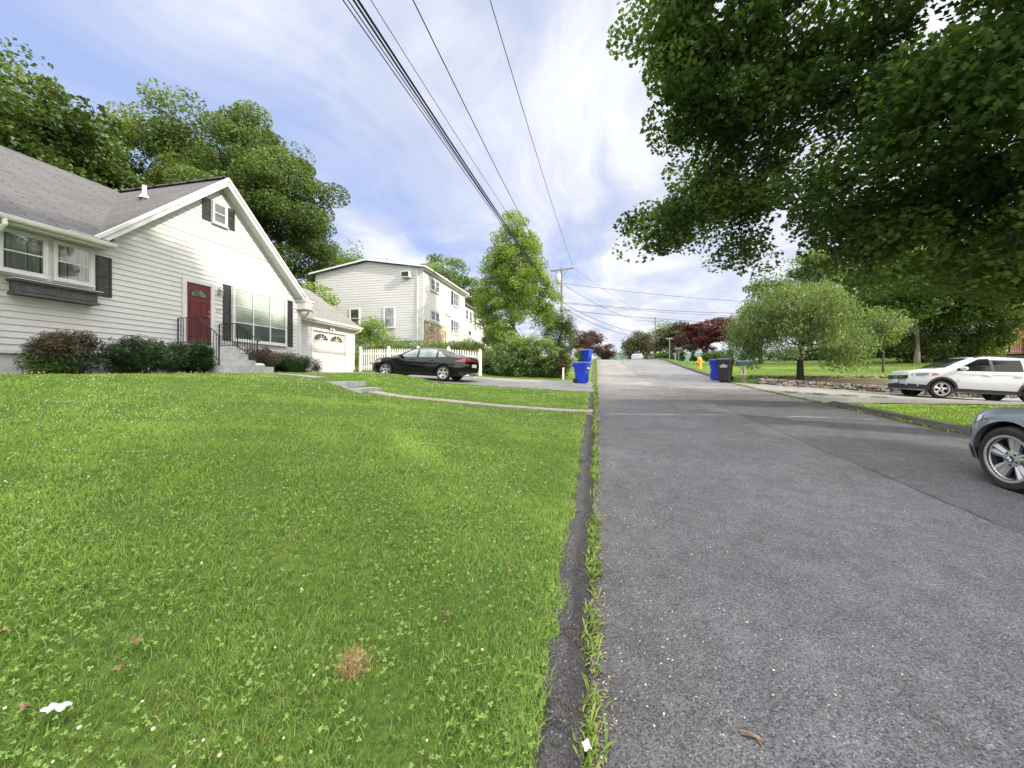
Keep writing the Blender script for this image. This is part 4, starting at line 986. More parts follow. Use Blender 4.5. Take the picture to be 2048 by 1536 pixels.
# ------------------------------------------------------------------ cars
def lerp_tab(tab):
    f = interp(tab); return lambda x: float(f(x))
class Car:
    def __init__(s, name, label, loc, rot, spec, paint, group):
        s.t = thing(name, label, 'car', loc, rot, group); s.sp = spec; s.L = spec['L']; s.W2 = spec['W']/2
        s.zt, s.zl, s.zb = (lerp_tab(spec[k]) for k in ('top', 'belt', 'bot'))
        s.paint = paint
    def hw(s, x):
        L = s.L; a = s.sp.get('fr', .34); b = s.sp.get('rr', .22); lf = s.sp.get('lf', .75); lr = s.sp.get('lr', .55)
        f = 1.
        if x < lf: f -= a*(1-x/lf)**2.6
        if x > L-lr: f -= b*((x-L+lr)/lr)**2.4
        return s.W2*f
    def sec(s, x):
        hw, zb, zl, zt = s.hw(x), s.zb(x), s.zl(x), max(s.zt(x), s.zl(x)+.012); d = zl-zb; gh = zt-zl
        tum = s.sp.get('tum', .36); ins = min(gh*tum+.07, hw*.5)
        return [(0, zb), (hw-.14, zb), (hw-.05, zb+.05), (hw-.012, zb+.28*d), (hw, zb+.52*d), (hw-.008, zb+.74*d), (hw-.03, zb+.90*d), (hw-.055, zl),
                (hw-.055-ins*.42, zl+gh*.48), (hw-.055-ins*.86, zt-min(.07, gh*.22)), (hw-.055-ins*1.12, zt-min(.03, gh*.09)), ((hw-.055-ins)*.55, zt-.004), (0, zt)]
    def side(s, x, z):
        p = s.sec(x)[2:11]
        for (y0, z0), (y1, z1) in zip(p[:-1], p[1:]):
            if z0 <= z <= z1: return y0+(y1-y0)*(z-z0)/max(z1-z0, 1e-6)
        return p[-1][0] if z > p[-1][1] else p[0][0]
    def topz(s, x, y):
        p = s.sec(x)[7:][::-1]; y = abs(y)
        for (y0, z0), (y1, z1) in zip(p[:-1], p[1:]):
            if y0 <= y <= y1: return z0+(z1-z0)*(y-y0)/max(y1-y0, 1e-6)
        return p[-1][1]
    def fxat(s, y):     # x of the nose at lateral y
        lo, hi = 0., 1.2
        if s.hw(0) >= abs(y): return 0.
        for _ in range(30):
            m = (lo+hi)/2
            if s.hw(m) < abs(y): lo = m
            else: hi = m
        return hi
    def body(s, wheels):
        sp = s.sp; xs = sorted(set([round(x, 3) for x in np.concatenate([np.linspace(0, .5, 12), np.linspace(.5, s.L-.4, 52), np.linspace(s.L-.4, s.L, 12)])]))
        k = MB(); n = 13; N = 2*n-2
        for x in xs:
            p = s.sec(x); ring = p+[(-y, z) for y, z in p[1:-1]][::-1]; k.v += [(x, y, z) for y, z in ring]
        for i in range(len(xs)-1):
            for j in range(N): k.f.append([i*N+j, i*N+(j+1) % N, (i+1)*N+(j+1) % N, (i+1)*N+j]); k.mi.append(0)
        for e in (0, len(xs)-1):      # caps as strips
            for j in range(n-1):
                a_, b_, c_, d_ = e*N+j, e*N+j+1, e*N+(N-j-1) % N, e*N+(N-j) % N
                f = [q for i_, q in enumerate((a_, b_, c_, d_)) if q not in (a_, b_, c_, d_)[:i_]]
                if len(f) > 2: k.f.append(f if e else f[::-1]); k.mi.append(0)
        bo = k.build('body', [s.paint, 'plastic_dark'], s.t, True, False, 32)
        c = MB(); c.cur = 0
        for wx, R_ in wheels:
            for sg in (-1, 1):
                a, b = sorted((sg*(s.W2-.34), sg*(s.W2+.25))); c.lathe([(0, a), (R_+.055, a), (R_+.055, b), (0, b)], 36, Matrix.Translation((wx, 0, sp['R'])) @ Matrix.Rotation(R(-90), 4, 'X'))
        co = c.build('cutter', 'plastic_dark', s.t, False, False)
        md = bo.modifiers.new('b', 'BOOLEAN'); md.object = co; md.operation = 'DIFFERENCE'; md.solver = 'EXACT'
        try: md.material_mode = 'TRANSFER'
        except Exception: pass
        bpy.context.view_layer.update(); me = bpy.data.meshes.new_from_object(bo.evaluated_get(bpy.context.evaluated_depsgraph_get()))
        bo.modifiers.clear(); bo.data = me; bpy.data.objects.remove(co)
        me.polygons.foreach_set('use_smooth', [True]*len(me.polygons)); me.set_sharp_from_angle(angle=R(32)); s.bo = bo; return bo
    def spatch(s, name, m, xa, xb, zlo, zhi, off=.006, sides=(-1, 1), nx=16, nz=6, par=None, th=False):
        """patch on the flank between curves zlo(x), zhi(x)"""
        out = []
        for sg in sides:
            k = MB()
            for i in range(nx+1):
                x = xa+(xb-xa)*i/nx; a, b = zlo(x), zhi(x)
                for j in range(nz+1):
                    z = a+(b-a)*j/nz; k.v.append((x, sg*(s.side(x, z)+off), z))
            for i in range(nx):
                for j in range(nz):
                    q = i*(nz+1)+j; k.f.append([q, q+1, q+nz+2, q+nz+1]); k.mi.append(0)
            out.append(k.build(name, m, par or s.t, True, False))
        return out
    def tpatch(s, name, m, xa, xb, hwf, off=.006, par=None, y0=None):
        k = MB(); nx, ny = 14, 16
        for i in range(nx+1):
            x = xa+(xb-xa)*i/nx; w = hwf(x)
            for j in range(ny+1):
                y = -w+2*w*j/ny; k.v.append((x, y, s.topz(x, y)+off))
        for i in range(nx):
            for j in range(ny): q = i*(ny+1)+j; k.f.append([q, q+1, q+ny+2, q+ny+1]); k.mi.append(0)
        return k.build(name, m, par or s.t, True, False)
    def fpatch(s, name, m, ya, yb, zlo, zhi, off=.012, par=None, n=14, slope=0.):
        k = MB()
        for i in range(n+1):
            y = ya+(yb-ya)*i/n; a, b = zlo(y), zhi(y)
            for z in np.linspace(a, b, 4): k.v.append((s.fxat(abs(y)+.02)-off, y, z))
        for i in range(n):
            for j in range(3): q = i*4+j; k.f.append([q, q+1, q+5, q+4]); k.mi.append(0)
        return k.build(name, m, par or s.t, True, False)
    def line(s, k, pts, w=.007, sg=(-1, 1), off=.003):
        for g in sg:
            P = [Vector((x, g*(s.side(x, z)+off), z)) for x, z in pts]
            for a, b in zip(P[:-1], P[1:]): k.bar(a, b, w, .006, (0, g, 0))
    def wheel(s, x, sg, style):
        Rr, rim = s.sp['R'], s.sp['rim']; M = Matrix.Translation((x, sg*(s.W2-.115), Rr)) @ Matrix.Rotation(R(-90*sg), 4, 'X')   # local z points outwards
        w = .105
        k = MB(); k.lathe([(rim-.01, -w), (Rr-.03, -w), (Rr-.008, -w*.75), (Rr, -w*.4), (Rr, w*.4), (Rr-.008, w*.75), (Rr-.035, w*1.02), (rim+.02, w*1.04), (rim, w*.94)], 40, M)
        wh = k.build('wheel', 'rubber', s.t, True, False)
        k = MB(); k.lathe([(rim+.004, w*.96), (rim-.004, w), (rim-.022, w*.96), (rim-.035, w*.4), (rim-.05, -w*.8), (.0, -w*.8)], 40, M); k.build('rim_well', 'alloy_dark', wh, True, False)
        k = MB(); k.lathe([(rim+.006, w*.95), (rim+.004, w*1.02), (rim-.018, w*1.0), (rim-.030, w*.7)], 44, M); 
        def spoke(a, w0, w1, r0, r1, z0, z1, t=.03):
            ca = Matrix.Rotation(a, 4, 'Z'); P = [(r0, -w0), (r1, -w1), (r1, w1), (r0, w0)]
            zz = [z0, z1, z1, z0]; top = [M @ (ca @ Vector((p[0], p[1], q))) for p, q in zip(P, zz)]; bot = [M @ (ca @ Vector((p[0], p[1], q-t))) for p, q in zip(P, zz)]
            k.hexa(bot+top)
        def mspoke(a, w0, w1, r0, r1, z0, z1):        # ridged spoke: two facets meeting at a crest
            ca = Matrix.Rotation(a, 4, 'Z')
            for q in (-1, 1):
                P = [(r0, 0, z0), (r0, q*w0, z0-.022), (r1, q*w1, z1-.034), (r1, 0, z1-.020)]
                P2 = [(p[0], p[1], p[2]-.03) for p in P]; A_ = [M @ (ca @ Vector(p)) for p in P]; B_ = [M @ (ca @ Vector(p)) for p in P2]
                k.hexa(B_+A_)
        z0, z1 = w*.62, w*.93
        if style == 'five_v':
            for i in range(5):
                a = 2*math.pi*i/5+.29
                mspoke(a-.165, .022, .040, .055, rim-.012, z0, z1); mspoke(a+.165, .022, .040, .055, rim-.012, z0, z1)
                spoke(a, .024, .028, .05, rim*.55, z0-.02, z0-.006)
        elif style == 'five_y':
            for i in range(5):
                a = 2*math.pi*i/5+.3; spoke(a, .035, .05, .04, rim*.62, z0, z1-.004)
                spoke(a-.19, .022, .030, rim*.5, rim-.01, z0+.014, z1); spoke(a+.19, .022, .030, rim*.5, rim-.01, z0+.014, z1)
        else:
            for i in range(5):
                a = 2*math.pi*i/5+.2; mspoke(a-.13, .018, .032, .05, rim-.012, z0, z1); mspoke(a+.17, .018, .030, .05, rim-.012, z0, z1)
        k.lathe([(.085, z0-.03), (.082, z0+.004), (.05, z0+.012), (0, z0+.012)], 20, M)
        k.build('rim', 'alloy', wh, True, False, 25)
        k = MB(); k.lathe([(.034, z0+.010), (.034, z0+.018), (0, z0+.020)], 18, M); hc = k.build('hub_cap', 'alloy_dark', wh, True, False)
        if style == 'five_v':
            for q in range(2):
                k = MB(); 
                for a in (q*math.pi/2, q*math.pi/2+math.pi):
                    pts = [(0, 0)]+[(.025*math.cos(a+i*math.pi/12), .025*math.sin(a+i*math.pi/12)) for i in range(7)]
                    k.add([M @ Vector((p[0], p[1], z0+.0215)) for p in pts], [tuple(range(8))])
                k.build('roundel', ('badge_blue', 'sign_white')[q], hc, False, False)
            k = MB()
            for i in range(5):
                a = 2*math.pi*i/5+.29+.63; k.tube([M @ Vector((.062*math.cos(a), .062*math.sin(a), z0)), M @ Vector((.062*math.cos(a), .062*math.sin(a), z0+.015))], .010, 8)
            k.build('lug_bolt', 'alloy_dark', wh, True, False)
        return wh
    def arch(s, x, sg, w0, w1, m, off, a0=-15, a1=195, nm='arch_trim', zmin=None):
        k = MB(); Rr = s.sp['R']; n = 28
        for i in range(n+1):
            a = R(a0+(a1-a0)*i/n)
            for r_ in (Rr+w0, Rr+w1):
                px, pz = x+r_*math.cos(a), Rr+r_*math.sin(a); pz = max(pz, zmin or .16)
                px = min(max(px, .015), s.L-.015)
                k.v.append((px, sg*(s.side(px, max(pz, s.zb(px)+.05))+off), pz))
            a_ = k.v[-2]; k.v.append((a_[0], a_[1]-sg*.06, a_[2]))
        for i in range(n):
            k.f.append([i*3, i*3+1, i*3+4, i*3+3]); k.f.append([i*3+2, i*3, i*3+3, i*3+5]); k.mi += [0, 0]
        return k.build(nm, m, s.t, True, False)
def pl(*pts):     # piecewise-linear function
    xs_, ys_ = [p[0] for p in pts], [p[1] for p in pts]; return lambda x: float(np.interp(x, xs_, ys_))

# --- black sedan on the left drive (nose towards the garage)
sed = dict(L=4.64, W=1.80, R=.325, rim=.225, fr=.36, rr=.20,
    top=[(0, .60), (.06, .69), (.3, .79), (.7, .88), (1.1, .95), (1.32, 1.0), (1.7, 1.19), (2.1, 1.36), (2.45, 1.425), (2.75, 1.43), (3.1, 1.40), (3.5, 1.30), (3.9, 1.17), (4.2, 1.09), (4.45, 1.075), (4.58, 1.05), (4.64, .93)],
    belt=[(0, .56), (.06, .64), (.3, .73), (.7, .82), (1.2, .89), (2, .93), (3, .965), (3.7, 1.0), (4.2, 1.02), (4.5, 1.0), (4.64, .88)],
    bot=[(0, .30), (.1, .21), (.4, .17), (4.0, .18), (4.4, .26), (4.64, .40)])
dzdx = (.27+.44)/13.4
c = Car('black_sedan', 'black four-door sedan parked nose-in on the left driveway', (-9.84, 16.2, 0), 0, sed, 'paint_black', 'cars parked along the street')
zf = Hf(-8.98, 16)+.03; zr_ = Hf(-6.28, 16)+.03
c.t.location.z = zf+ (zf-zr_)/2.7*.86; c.t.rotation_euler = (0, math.atan((zf-zr_)/2.7), 0)
def sedan_parts(c, style, wx=(.86, 3.56), amber=False, rear=True, glass='auto_glass'):
    c.body([(wx[0], c.sp['R']), (wx[1], c.sp['R'])])
    zl, zt = c.zl, c.zt; g0 = lambda x: zl(x)+.018
    up = lambda x: zt(x)-.085
    for nm, xa, xb, lo, hi in (('side_window', 1.62, 2.30, g0, lambda x: min(up(x), zl(x)+.03+max(0, x-1.50)*.62)), ('side_window', 2.40, 3.18, g0, lambda x: min(up(x), zl(x)+.36)), ('quarter_window', 3.28, 3.62, g0, lambda x: max(zl(x)+.03, min(up(x)-.02, zl(x)+.33-max(0, x-3.22)*.72)))):
        c.spatch(nm, glass, xa, xb, lo, hi)
    c.tpatch('windshield', 'auto_glass', 1.38, 2.12, lambda x: c.sec(x)[9][0]-.06); c.tpatch('rear_window', 'auto_glass', 3.28, 4.12, lambda x: c.sec(x)[9][0]-.09)
    k = MB()
    c.line(k, [(1.28, .28), (1.26, .60), (1.36, .88)]); c.line(k, [(2.36, .24), (2.36, .93), (2.34, 1.33)]); c.line(k, [(3.16, .5), (3.30, .72), (3.34, .97)]); c.line(k, [(1.28, .24), (3.05, .24)])
    k.build('door_seam', 'plastic_dark', c.bo, False, False)
    for x in (2.12, 3.02):
        for sg in (-1, 1):
            k = MB(); y = sg*(c.side(x, .83)+.012); k.tube([(x-.11, y-.012*sg, .83), (x-.08, y+.008*sg, .835), (x+.08, y+.008*sg, .84), (x+.11, y-.012*sg, .835)], .015, 8); k.build('door_handle', c.paint, c.t, True, False)
    for sg in (-1, 1):
        k = MB(); y = sg*(c.side(1.62, .95)+.09); k.lathe([(0, -.09), (.06, -.07), (.075, 0), (.06, .07), (0, .09)], 12, Matrix.Translation((1.60, y, .99)) @ Matrix.Rotation(R(90), 4, 'X') @ Matrix.Diagonal((1, .9, 1, 1))); k.bar((1.64, y-sg*.10, .94), (1.62, y-sg*.03, .97), .04); k.build('wing_mirror', c.paint, c.t, True, False)
    c.spatch('headlight', 'headlamp', .06, .62, lambda x: .60+.10*x, lambda x: .645+.20*x+.02, .008)
    if rear:
        c.spatch('tail_light', 'lens_red', 4.08, 4.60, lambda x: .84, lambda x: .87+.10*min(1, (x-4.08)/.3), .008)
        k = MB(); k.box(4.64, 4.655, -.62, .62, .86, .95); k.build('tail_light', 'lens_red', c.t, False, False)
        k = MB(); k.box(4.62, 4.66, -.28, .28, .62, .76); k.build('number_plate', 'plate_white', c.t, False, False)
        c.spatch('rear_bumper_trim', 'plastic_dark', 4.25, 4.62, lambda x: max(.27, c.zb(x)+.02), lambda x: max(.42, c.zb(x)+.08), .012)
        for sg in (-1, 1): k = MB(); k.bar((4.35, sg*.55, .26), (4.62, sg*.55, .30), .09, .06); k.build('exhaust', 'chrome', c.t, False, False)
    for x in wx:
        for sg in (-1, 1): c.wheel(x, sg, style); 
sedan_parts(c, 'five_y', glass='auto_glass_light')

# --- white SUV on the right drive (nose towards the road)
suv = dict(L=4.53, W=1.82, R=.345, rim=.235, fr=.36, rr=.16, lf=.8, lr=.45, tum=.30,
    top=[(0, .80), (.04, .95), (.2, 1.03), (.5, 1.085), (.85, 1.12), (1.02, 1.16), (1.35, 1.37), (1.72, 1.555), (2.05, 1.645), (2.6, 1.69), (3.2, 1.68), (3.7, 1.62), (4.05, 1.54), (4.3, 1.40), (4.45, 1.2), (4.53, .95)],
    belt=[(0, .76), (.04, .88), (.2, .96), (.6, 1.01), (1.1, 1.05), (2, 1.07), (3, 1.10), (3.6, 1.15), (4.1, 1.22), (4.4, 1.08), (4.53, .88)],
    bot=[(0, .36), (.12, .28), (.4, .25), (4.1, .27), (4.4, .36), (4.53, .48)])
SX, SY = 12.05, 18.72
v = Car('white_suv', 'white compact SUV with blue front plate parked on the right driveway', (SX, SY, 0), R(-5), suv, 'paint_white', 'cars parked along the street')
zf = Hf(SX+.9, SY)+.022; zr_ = Hf(SX+3.5, SY)+.022
v.t.location.z = zf+(zf-zr_)/2.62*.9; v.t.rotation_euler = (0, math.atan((zf-zr_)/2.62), R(-5))
v.body([(.92, .345), (3.54, .345)])
g0 = lambda x: v.zl(x)+.015; up = lambda x: v.zt(x)-.10
v.spatch('side_window', 'auto_glass', 1.34, 2.33, g0, lambda x: min(up(x), v.zl(x)+.02+max(0, x-1.26)*.60)); v.spatch('side_window', 'auto_glass', 2.42, 3.22, g0, lambda x: min(up(x), v.zl(x)+.45)); v.spatch('quarter_window', 'auto_glass', 3.29, 4.0, lambda x: g0(x)+.06*max(0, x-3.3), lambda x: min(up(x)-.02, v.zl(x)+.42-max(0, x-3.3)*.42))
v.tpatch('windshield', 'auto_glass', 1.07, 1.80, lambda x: v.sec(x)[9][0]-.05); v.tpatch('rear_window', 'auto_glass', 4.12, 4.40, lambda x: v.sec(x)[9][0]-.1)
k = MB(); v.line(k, [(1.38, .42), (1.36, .70), (1.44, 1.02)]); v.line(k, [(2.38, .42), (2.38, 1.05)]); v.line(k, [(3.10, .48), (3.20, .75), (3.28, 1.08)]); v.line(k, [(1.5, .93), (3.9, 1.0)], .005)
k.build('door_seam', 'plastic_grey', v.bo, False, False)
v.spatch('window_pillar', 'plastic_dark', 2.335, 2.415, g0, lambda x: min(up(x), v.zl(x)+.46), .008)
for x in (2.2, 3.08):
    for sg in (-1, 1):
        k = MB(); y = sg*(v.side(x, .94)+.012); k.tube([(x-.11, y-.012*sg, .94), (x-.08, y+.01*sg, .945), (x+.08, y+.01*sg, .945), (x+.11, y-.012*sg, .94)], .016, 8); k.build('door_handle', 'paint_white', v.t, True, False)
for sg in (-1, 1):
    k = MB(); y = sg*(v.side(1.62, 1.08)+.11); k.lathe([(0, -.11), (.07, -.09), (.09, 0), (.08, .08), (0, .11)], 12, Matrix.Translation((1.48, y, 1.16)) @ Matrix.Rotation(R(90), 4, 'X') @ Matrix.Diagonal((1, .85, 1, 1))); k.build('wing_mirror', 'paint_white', v.t, True, False)
    k = MB(); k.bar((1.95, sg*.60, 1.62), (2.3, sg*.60, 1.70), .04); k.bar((2.3, sg*.60, 1.70), (3.5, sg*.60, 1.67), .04); k.bar((3.5, sg*.60, 1.67), (3.8, sg*.60, 1.58), .04); k.build('roof_rail', 'plastic_dark', v.t, False, False)
v.spatch('headlight', 'headlamp', .10, .80, lambda x: .80+.09*x, lambda x: .87+.12*x if x < .65 else .948-.1*(x-.65), .010)
v.spatch('indicator', 'lens_amber', .70, .80, lambda x: .87, lambda x: .925, .013)
v.fpatch('grille', 'grille_black', -.60, .60, lambda y: .66, lambda y: .83, .016)
for i, zc in enumerate((.69, .75, .81)):
    v.fpatch('grille_bar', 'chrome', -.58, .58, lambda y: zc-.005, lambda y: zc+.007, .024)
k = MB(); xq = v.fxat(0)-.035
for a, b in (((-.05, .70), (-.065, .80)), ((.05, .70), (.065, .80)), ((-.055, .75), (.055, .75))): k.bar((xq, a[0], a[1]), (xq, b[0], b[1]), .022, .02, (1, 0, 0))
k.build('emblem', 'chrome', v.t, False, False)
v.fpatch('front_bumper', 'plastic_dark', -.88, .88, lambda y: .30, lambda y: .50-.04*abs(y), .022)
k = MB(); k.box(-.05, -.035, -.16, .16, .52, .66); k.build('number_plate', 'plate_blue', v.t, False, False)
v.spatch('lower_trim', 'plastic_dark', .02, .50, lambda x: .30, lambda x: .50-.05*x, .012)
v.spatch('lower_trim', 'plastic_dark', 1.25, 3.2, lambda x: .27, lambda x: .40, .010); v.spatch('lower_trim', 'plastic_dark', 4.0, 4.5, lambda x: max(.36, v.zb(x)), lambda x: .55, .010)
for sg in (-1, 1):
    k = MB(); k.lathe([(0, 0), (.045, .0), (.05, .02), (.03, .03), (0, .032)], 14, Matrix.Translation((v.fxat(.80)-.02, sg*.76, .44)) @ Matrix.Rotation(R(-90), 4, 'Y')); k.build('fog_light', 'headlamp', v.t, True, False)
for x in (.92, 3.54):
    for sg in (-1, 1): v.wheel(x, sg, 'five_split'); v.arch(x, sg, .045, .125, 'plastic_dark', .012)
v.spatch('tail_light', 'lens_red', 4.22, 4.46, lambda x: .95, lambda x: min(1.3, v.zt(x)-.06), .008)

# --- grey car at the right edge, facing up the road
bm = dict(L=4.86, W=1.87, R=.335, rim=.238, fr=.42, rr=.2, lf=.66, tum=.36,
    top=[(0, .60), (.04, .70), (.2, .775), (.5, .835), (.9, .89), (1.35, .96), (1.55, 1.0), (2.0, 1.24), (2.4, 1.40), (2.8, 1.45), (3.3, 1.42), (3.8, 1.27), (4.2, 1.13), (4.6, 1.10), (4.8, 1.07), (4.86, .92)],
    belt=[(0, .56), (.04, .645), (.2, .705), (.5, .765), (.9, .815), (1.4, .87), (2.2, .93), (3.2, .97), (4, 1.0), (4.7, .98), (4.86, .86)],
    bot=[(0, .29), (.1, .20), (.4, .17), (4.2, .18), (4.6, .26), (4.86, .4)])
BX, BY = 4.14, 4.98
zg = lambda y: float(road_z(y))+.012
g = Car('grey_car', 'grey car with five twin-spoke alloy wheels cut off by the right edge', (BX+.955, BY+.78, 0), R(-90), bm, 'paint_grey', 'cars parked along the street')
sl_ = (zg(BY)-zg(BY-2.9))/2.9
g.t.location.z = zg(BY)+sl_*.80; g.t.rotation_euler = (0, math.atan(sl_), R(-90))
g.body([(.80, .335), (3.70, .335)])
gl0 = lambda x: g.zl(x)+.018; gup = lambda x: g.zt(x)-.085
g.spatch('side_window', 'auto_glass', 1.85, 2.5, gl0, lambda x: min(gup(x), g.zl(x)+.03+max(0, x-1.75)*.6)); g.spatch('side_window', 'auto_glass', 2.6, 3.7, gl0, lambda x: min(gup(x), g.zl(x)+.37))
g.tpatch('windshield', 'auto_glass', 1.58, 2.34, lambda x: g.sec(x)[9][0]-.06); g.tpatch('rear_window', 'auto_glass', 3.5, 4.1, lambda x: g.sec(x)[9][0]-.09)
g.spatch('headlight', 'headlamp', .03, .47, lambda x: .57+.22*x, lambda x: min(.655+.26*x, g.zl(x)-.012), .006)
g.spatch('indicator', 'lens_amber', .20, .30, lambda x: .44+.5*(x-.2), lambda x: .54+.3*(x-.2), .009)
k = MB(); g.line(k, [(.50, .70), (1.0, .84), (1.6, .87)], .006); g.line(k, [(1.42, .28), (1.42, .6), (1.5, .86)]); g.line(k, [(2.55, .25), (2.55, .95)]); g.line(k, [(.03, .55), (.2, .57), (.40, .66)], .006)
k.build('panel_seam', 'plastic_dark', g.bo, False, False)
k = MB()
for j in (-1, 1):
    for q in (-1, 1): k.bar((.55, j*.35, g.topz(.55, j*.35)+.006), (1.4, j*.5, g.topz(1.4, j*.5)+.01), .03, .012)
k.build('hood_crease', 'paint_grey', g.bo, False, False)
for sg in (-1, 1):
    g.fpatch('grille', 'plastic_dark', sg*.04, sg*.28, lambda y: .52, lambda y: .66, .014)
    for x in (.80, 3.70): g.wheel(x, sg, 'five_v'); g.arch(x, sg, .05, .085, 'paint_grey', .014, 5, 175)
    k = MB(); y = sg*(g.side(1.85, .9)+.10); k.lathe([(0, -.10), (.07, -.08), (.085, 0), (.07, .08), (0, .10)], 12, Matrix.Translation((1.82, y, .98)) @ Matrix.Rotation(R(90), 4, 'X')); k.build('wing_mirror', 'paint_grey', g.t, True, False)
g.spatch('lower_bumper', 'plastic_grey', .03, .36, lambda x: .23, lambda x: .36, .010)
g.fpatch('air_intake', 'plastic_dark', -.5, .5, lambda y: .26, lambda y: .42, .012)
g.spatch('tail_light', 'lens_red', 4.4, 4.8, lambda x: .8, lambda x: .95, .008)

# --- far white sedan beyond the crest
fw = dict(sed); ang = math.atan(.308)
yy = 65.5; d = Car('white_sedan', 'small distant white sedan on the crest of the road', (7.35, yy+3.4, 0), R(-90)-ang*.6, fw, 'paint_white', 'cars parked along the street')
d.t.location.z = float(road_z(yy))+.02
sedan_parts(d, 'five_y')
# ------------------------------------------------------------------ vegetation
def frames(n, rng, up=.5):
    v = rng.normal(size=(n, 3)); v[:, 2] = np.abs(v[:, 2])+up; v /= np.linalg.norm(v, axis=1, keepdims=True)
    a = rng.normal(size=(n, 3)); t = np.cross(v, a); t /= np.linalg.norm(t, axis=1, keepdims=True)+1e-9
    return v, t, np.cross(v, t)
LEAF = {'rhomb': [(0, -.5, 0), (.30, .0, .06), (0, .5, -.05), (-.30, .0, .06)],
        'lobed': [(0, -.5, 0), (.22, -.28, .03), (.50, -.10, .05), (.26, .12, 0), (.0, .55, -.08), (-.26, .12, 0), (-.50, -.10, .05), (-.22, -.28, .03)],
        'blade': [(0, -.5, 0), (.16, -.05, .04), (0, .5, -.06), (-.16, -.05, .04)],
        'needle': [(-.07, -.5, 0), (.07, -.5, 0), (.05, .5, 0), (-.05, .5, 0)]}
def leaves(name, pts, size, tint, m, parent, rng, shape='rhomb', up=.4, droop=0.):
    n = len(pts); v, t, b = frames(n, rng, up)
    if droop:
        b = b*(1-droop)+np.array([0, 0, -1.])*droop; b /= np.linalg.norm(b, axis=1, keepdims=True)
        v = np.cross(t, b); v /= np.linalg.norm(v, axis=1, keepdims=True)+1e-9; t = np.cross(b, v)
    s = (size*rng.uniform(.7, 1.3, n))[:, None]; L = LEAF[shape]; k = len(L)
    V = np.empty((n, k, 3))
    for i, (x, y, z) in enumerate(L): V[:, i] = pts+s*(x*t+y*b+z*v)
    return np_mesh(name, V.reshape(-1, 3), [np.arange(n*k).reshape(n, k)], m, parent, tint)
def crown_points(lobes, nclump, n, rc, rng, flat=.65, shell=.55, cut=None, pw=.75, voids=0):
    lobes = np.array(lobes, float); vol = lobes[:, 3]*lobes[:, 4]*lobes[:, 5]; pr_ = vol**pw/np.sum(vol**pw)
    li = rng.choice(len(lobes), nclump, p=pr_); d = rng.normal(size=(nclump, 3)); d /= np.linalg.norm(d, axis=1, keepdims=True)
    r = (shell+(1-shell)*rng.random(nclump))**.6
    cc = lobes[li, :3]+d*r[:, None]*lobes[li, 3:6]
    if cut is not None: cc = cc[cut(cc)]
    if voids:           # open holes through the crown, and no stray tufts
        vc = cc[rng.choice(len(cc), voids)]; R0 = np.percentile(np.linalg.norm(cc-cc.mean(0), axis=1), 80)
        cc = cc[np.all(np.linalg.norm(cc[:, None]-vc[None], axis=2) > R0*rng.uniform(.14, .30, voids)[None], axis=1)]
    dn = np.linalg.norm(cc[:, None]-cc[None], axis=2); cc = cc[(dn < 3.0*rc).sum(1) > 3]
    nclump = len(cc); w = rng.uniform(.35, 1.5, nclump); ci = rng.choice(nclump, n, p=w/w.sum())
    g = rng.normal(size=(n, 3)); g *= np.minimum(1, 1.6/np.linalg.norm(g, axis=1))[:, None]
    p = cc[ci]+g*np.array([rc, rc, rc*flat])*rng.uniform(.7, 1.25, nclump)[ci][:, None]
    tint = rng.normal(.45, .25, nclump)[ci]+rng.normal(0, .13, n)
    return p, tint, cc
def limb(k, a, b, r0, r1, rng, n=5, sag=.0, wob=.06):
    a, b = np.array(a, float), np.array(b, float); L = np.linalg.norm(b-a); P = []
    for i in range(n+1):
        q = i/n; p = a+(b-a)*q; p[2] += sag*L*math.sin(math.pi*q)
        if 0 < i < n: p += rng.normal(0, wob*L/n*2, 3)
        P.append(tuple(p))
    k.tube(P, [r0+(r1-r0)*i/n for i in range(n+1)], 7 if r0 > .05 else 5, False); return P
def tree(name, label, x, y, top, lobes, nleaf, leaf, m, bark='bark', tr=.2, nclump=120, rc=.55, group=None, seed=0, shape='rhomb', up=.4, flat=.65, shell=.5, fork=.45, droop=0., nlimb=18, base=None, cat='tree', lean=(0, 0), trunks=1, cut=None, voids=0):
    """lobes are in metres relative to the tree base (x, y, z centre, radii)"""
    rng = np.random.default_rng(seed+11); zb = Hf(x, y) if base is None else base
    t = thing(name, label, cat, (x, y, zb), 0, group); h = top-zb
    p, tint, cc = crown_points(lobes, nclump, nleaf, rc, rng, flat, shell, cut, .75, voids)
    k = MB()
    for q in range(trunks):
        o = rng.normal(0, .15*(trunks > 1), 2); tx, ty = lean[0]+o[0]*3, lean[1]+o[1]*3; hf = h*fork
        P = [(o[0], o[1], -.3), (o[0]*1.2, o[1]*1.2, .0), (o[0]+tx*.4, o[1]+ty*.4, hf*.5), (o[0]+tx, o[1]+ty, hf)]
        k.tube(P, [tr*1.5, tr*1.15, tr*.9, tr*.7], 10)
        top_p = np.array([tx+o[0], ty+o[1], hf]); cz = cc[np.argsort(-cc[:, 2])][:3].mean(0)
        main = limb(k, top_p, (top_p*.3+cz*.7)*[1, 1, 1], tr*.7, tr*.18, rng, 5)
        for c in cc[rng.permutation(len(cc))[:nlimb//trunks]]:
            j = int(np.clip((c[2]-hf)/max(h-hf, .1)*4, 0, 4)); s_ = main[j] if c[2] > hf*1.05 else tuple(top_p*[1, 1, rng.uniform(.75, 1)])
            limb(k, s_, c, tr*rng.uniform(.22, .4), tr*.06, rng, 5, .06)
    k.build('trunk', bark, t, True, False, 60)
    leaves('crown', p, leaf, tint, m, t, rng, shape, up, droop); return t
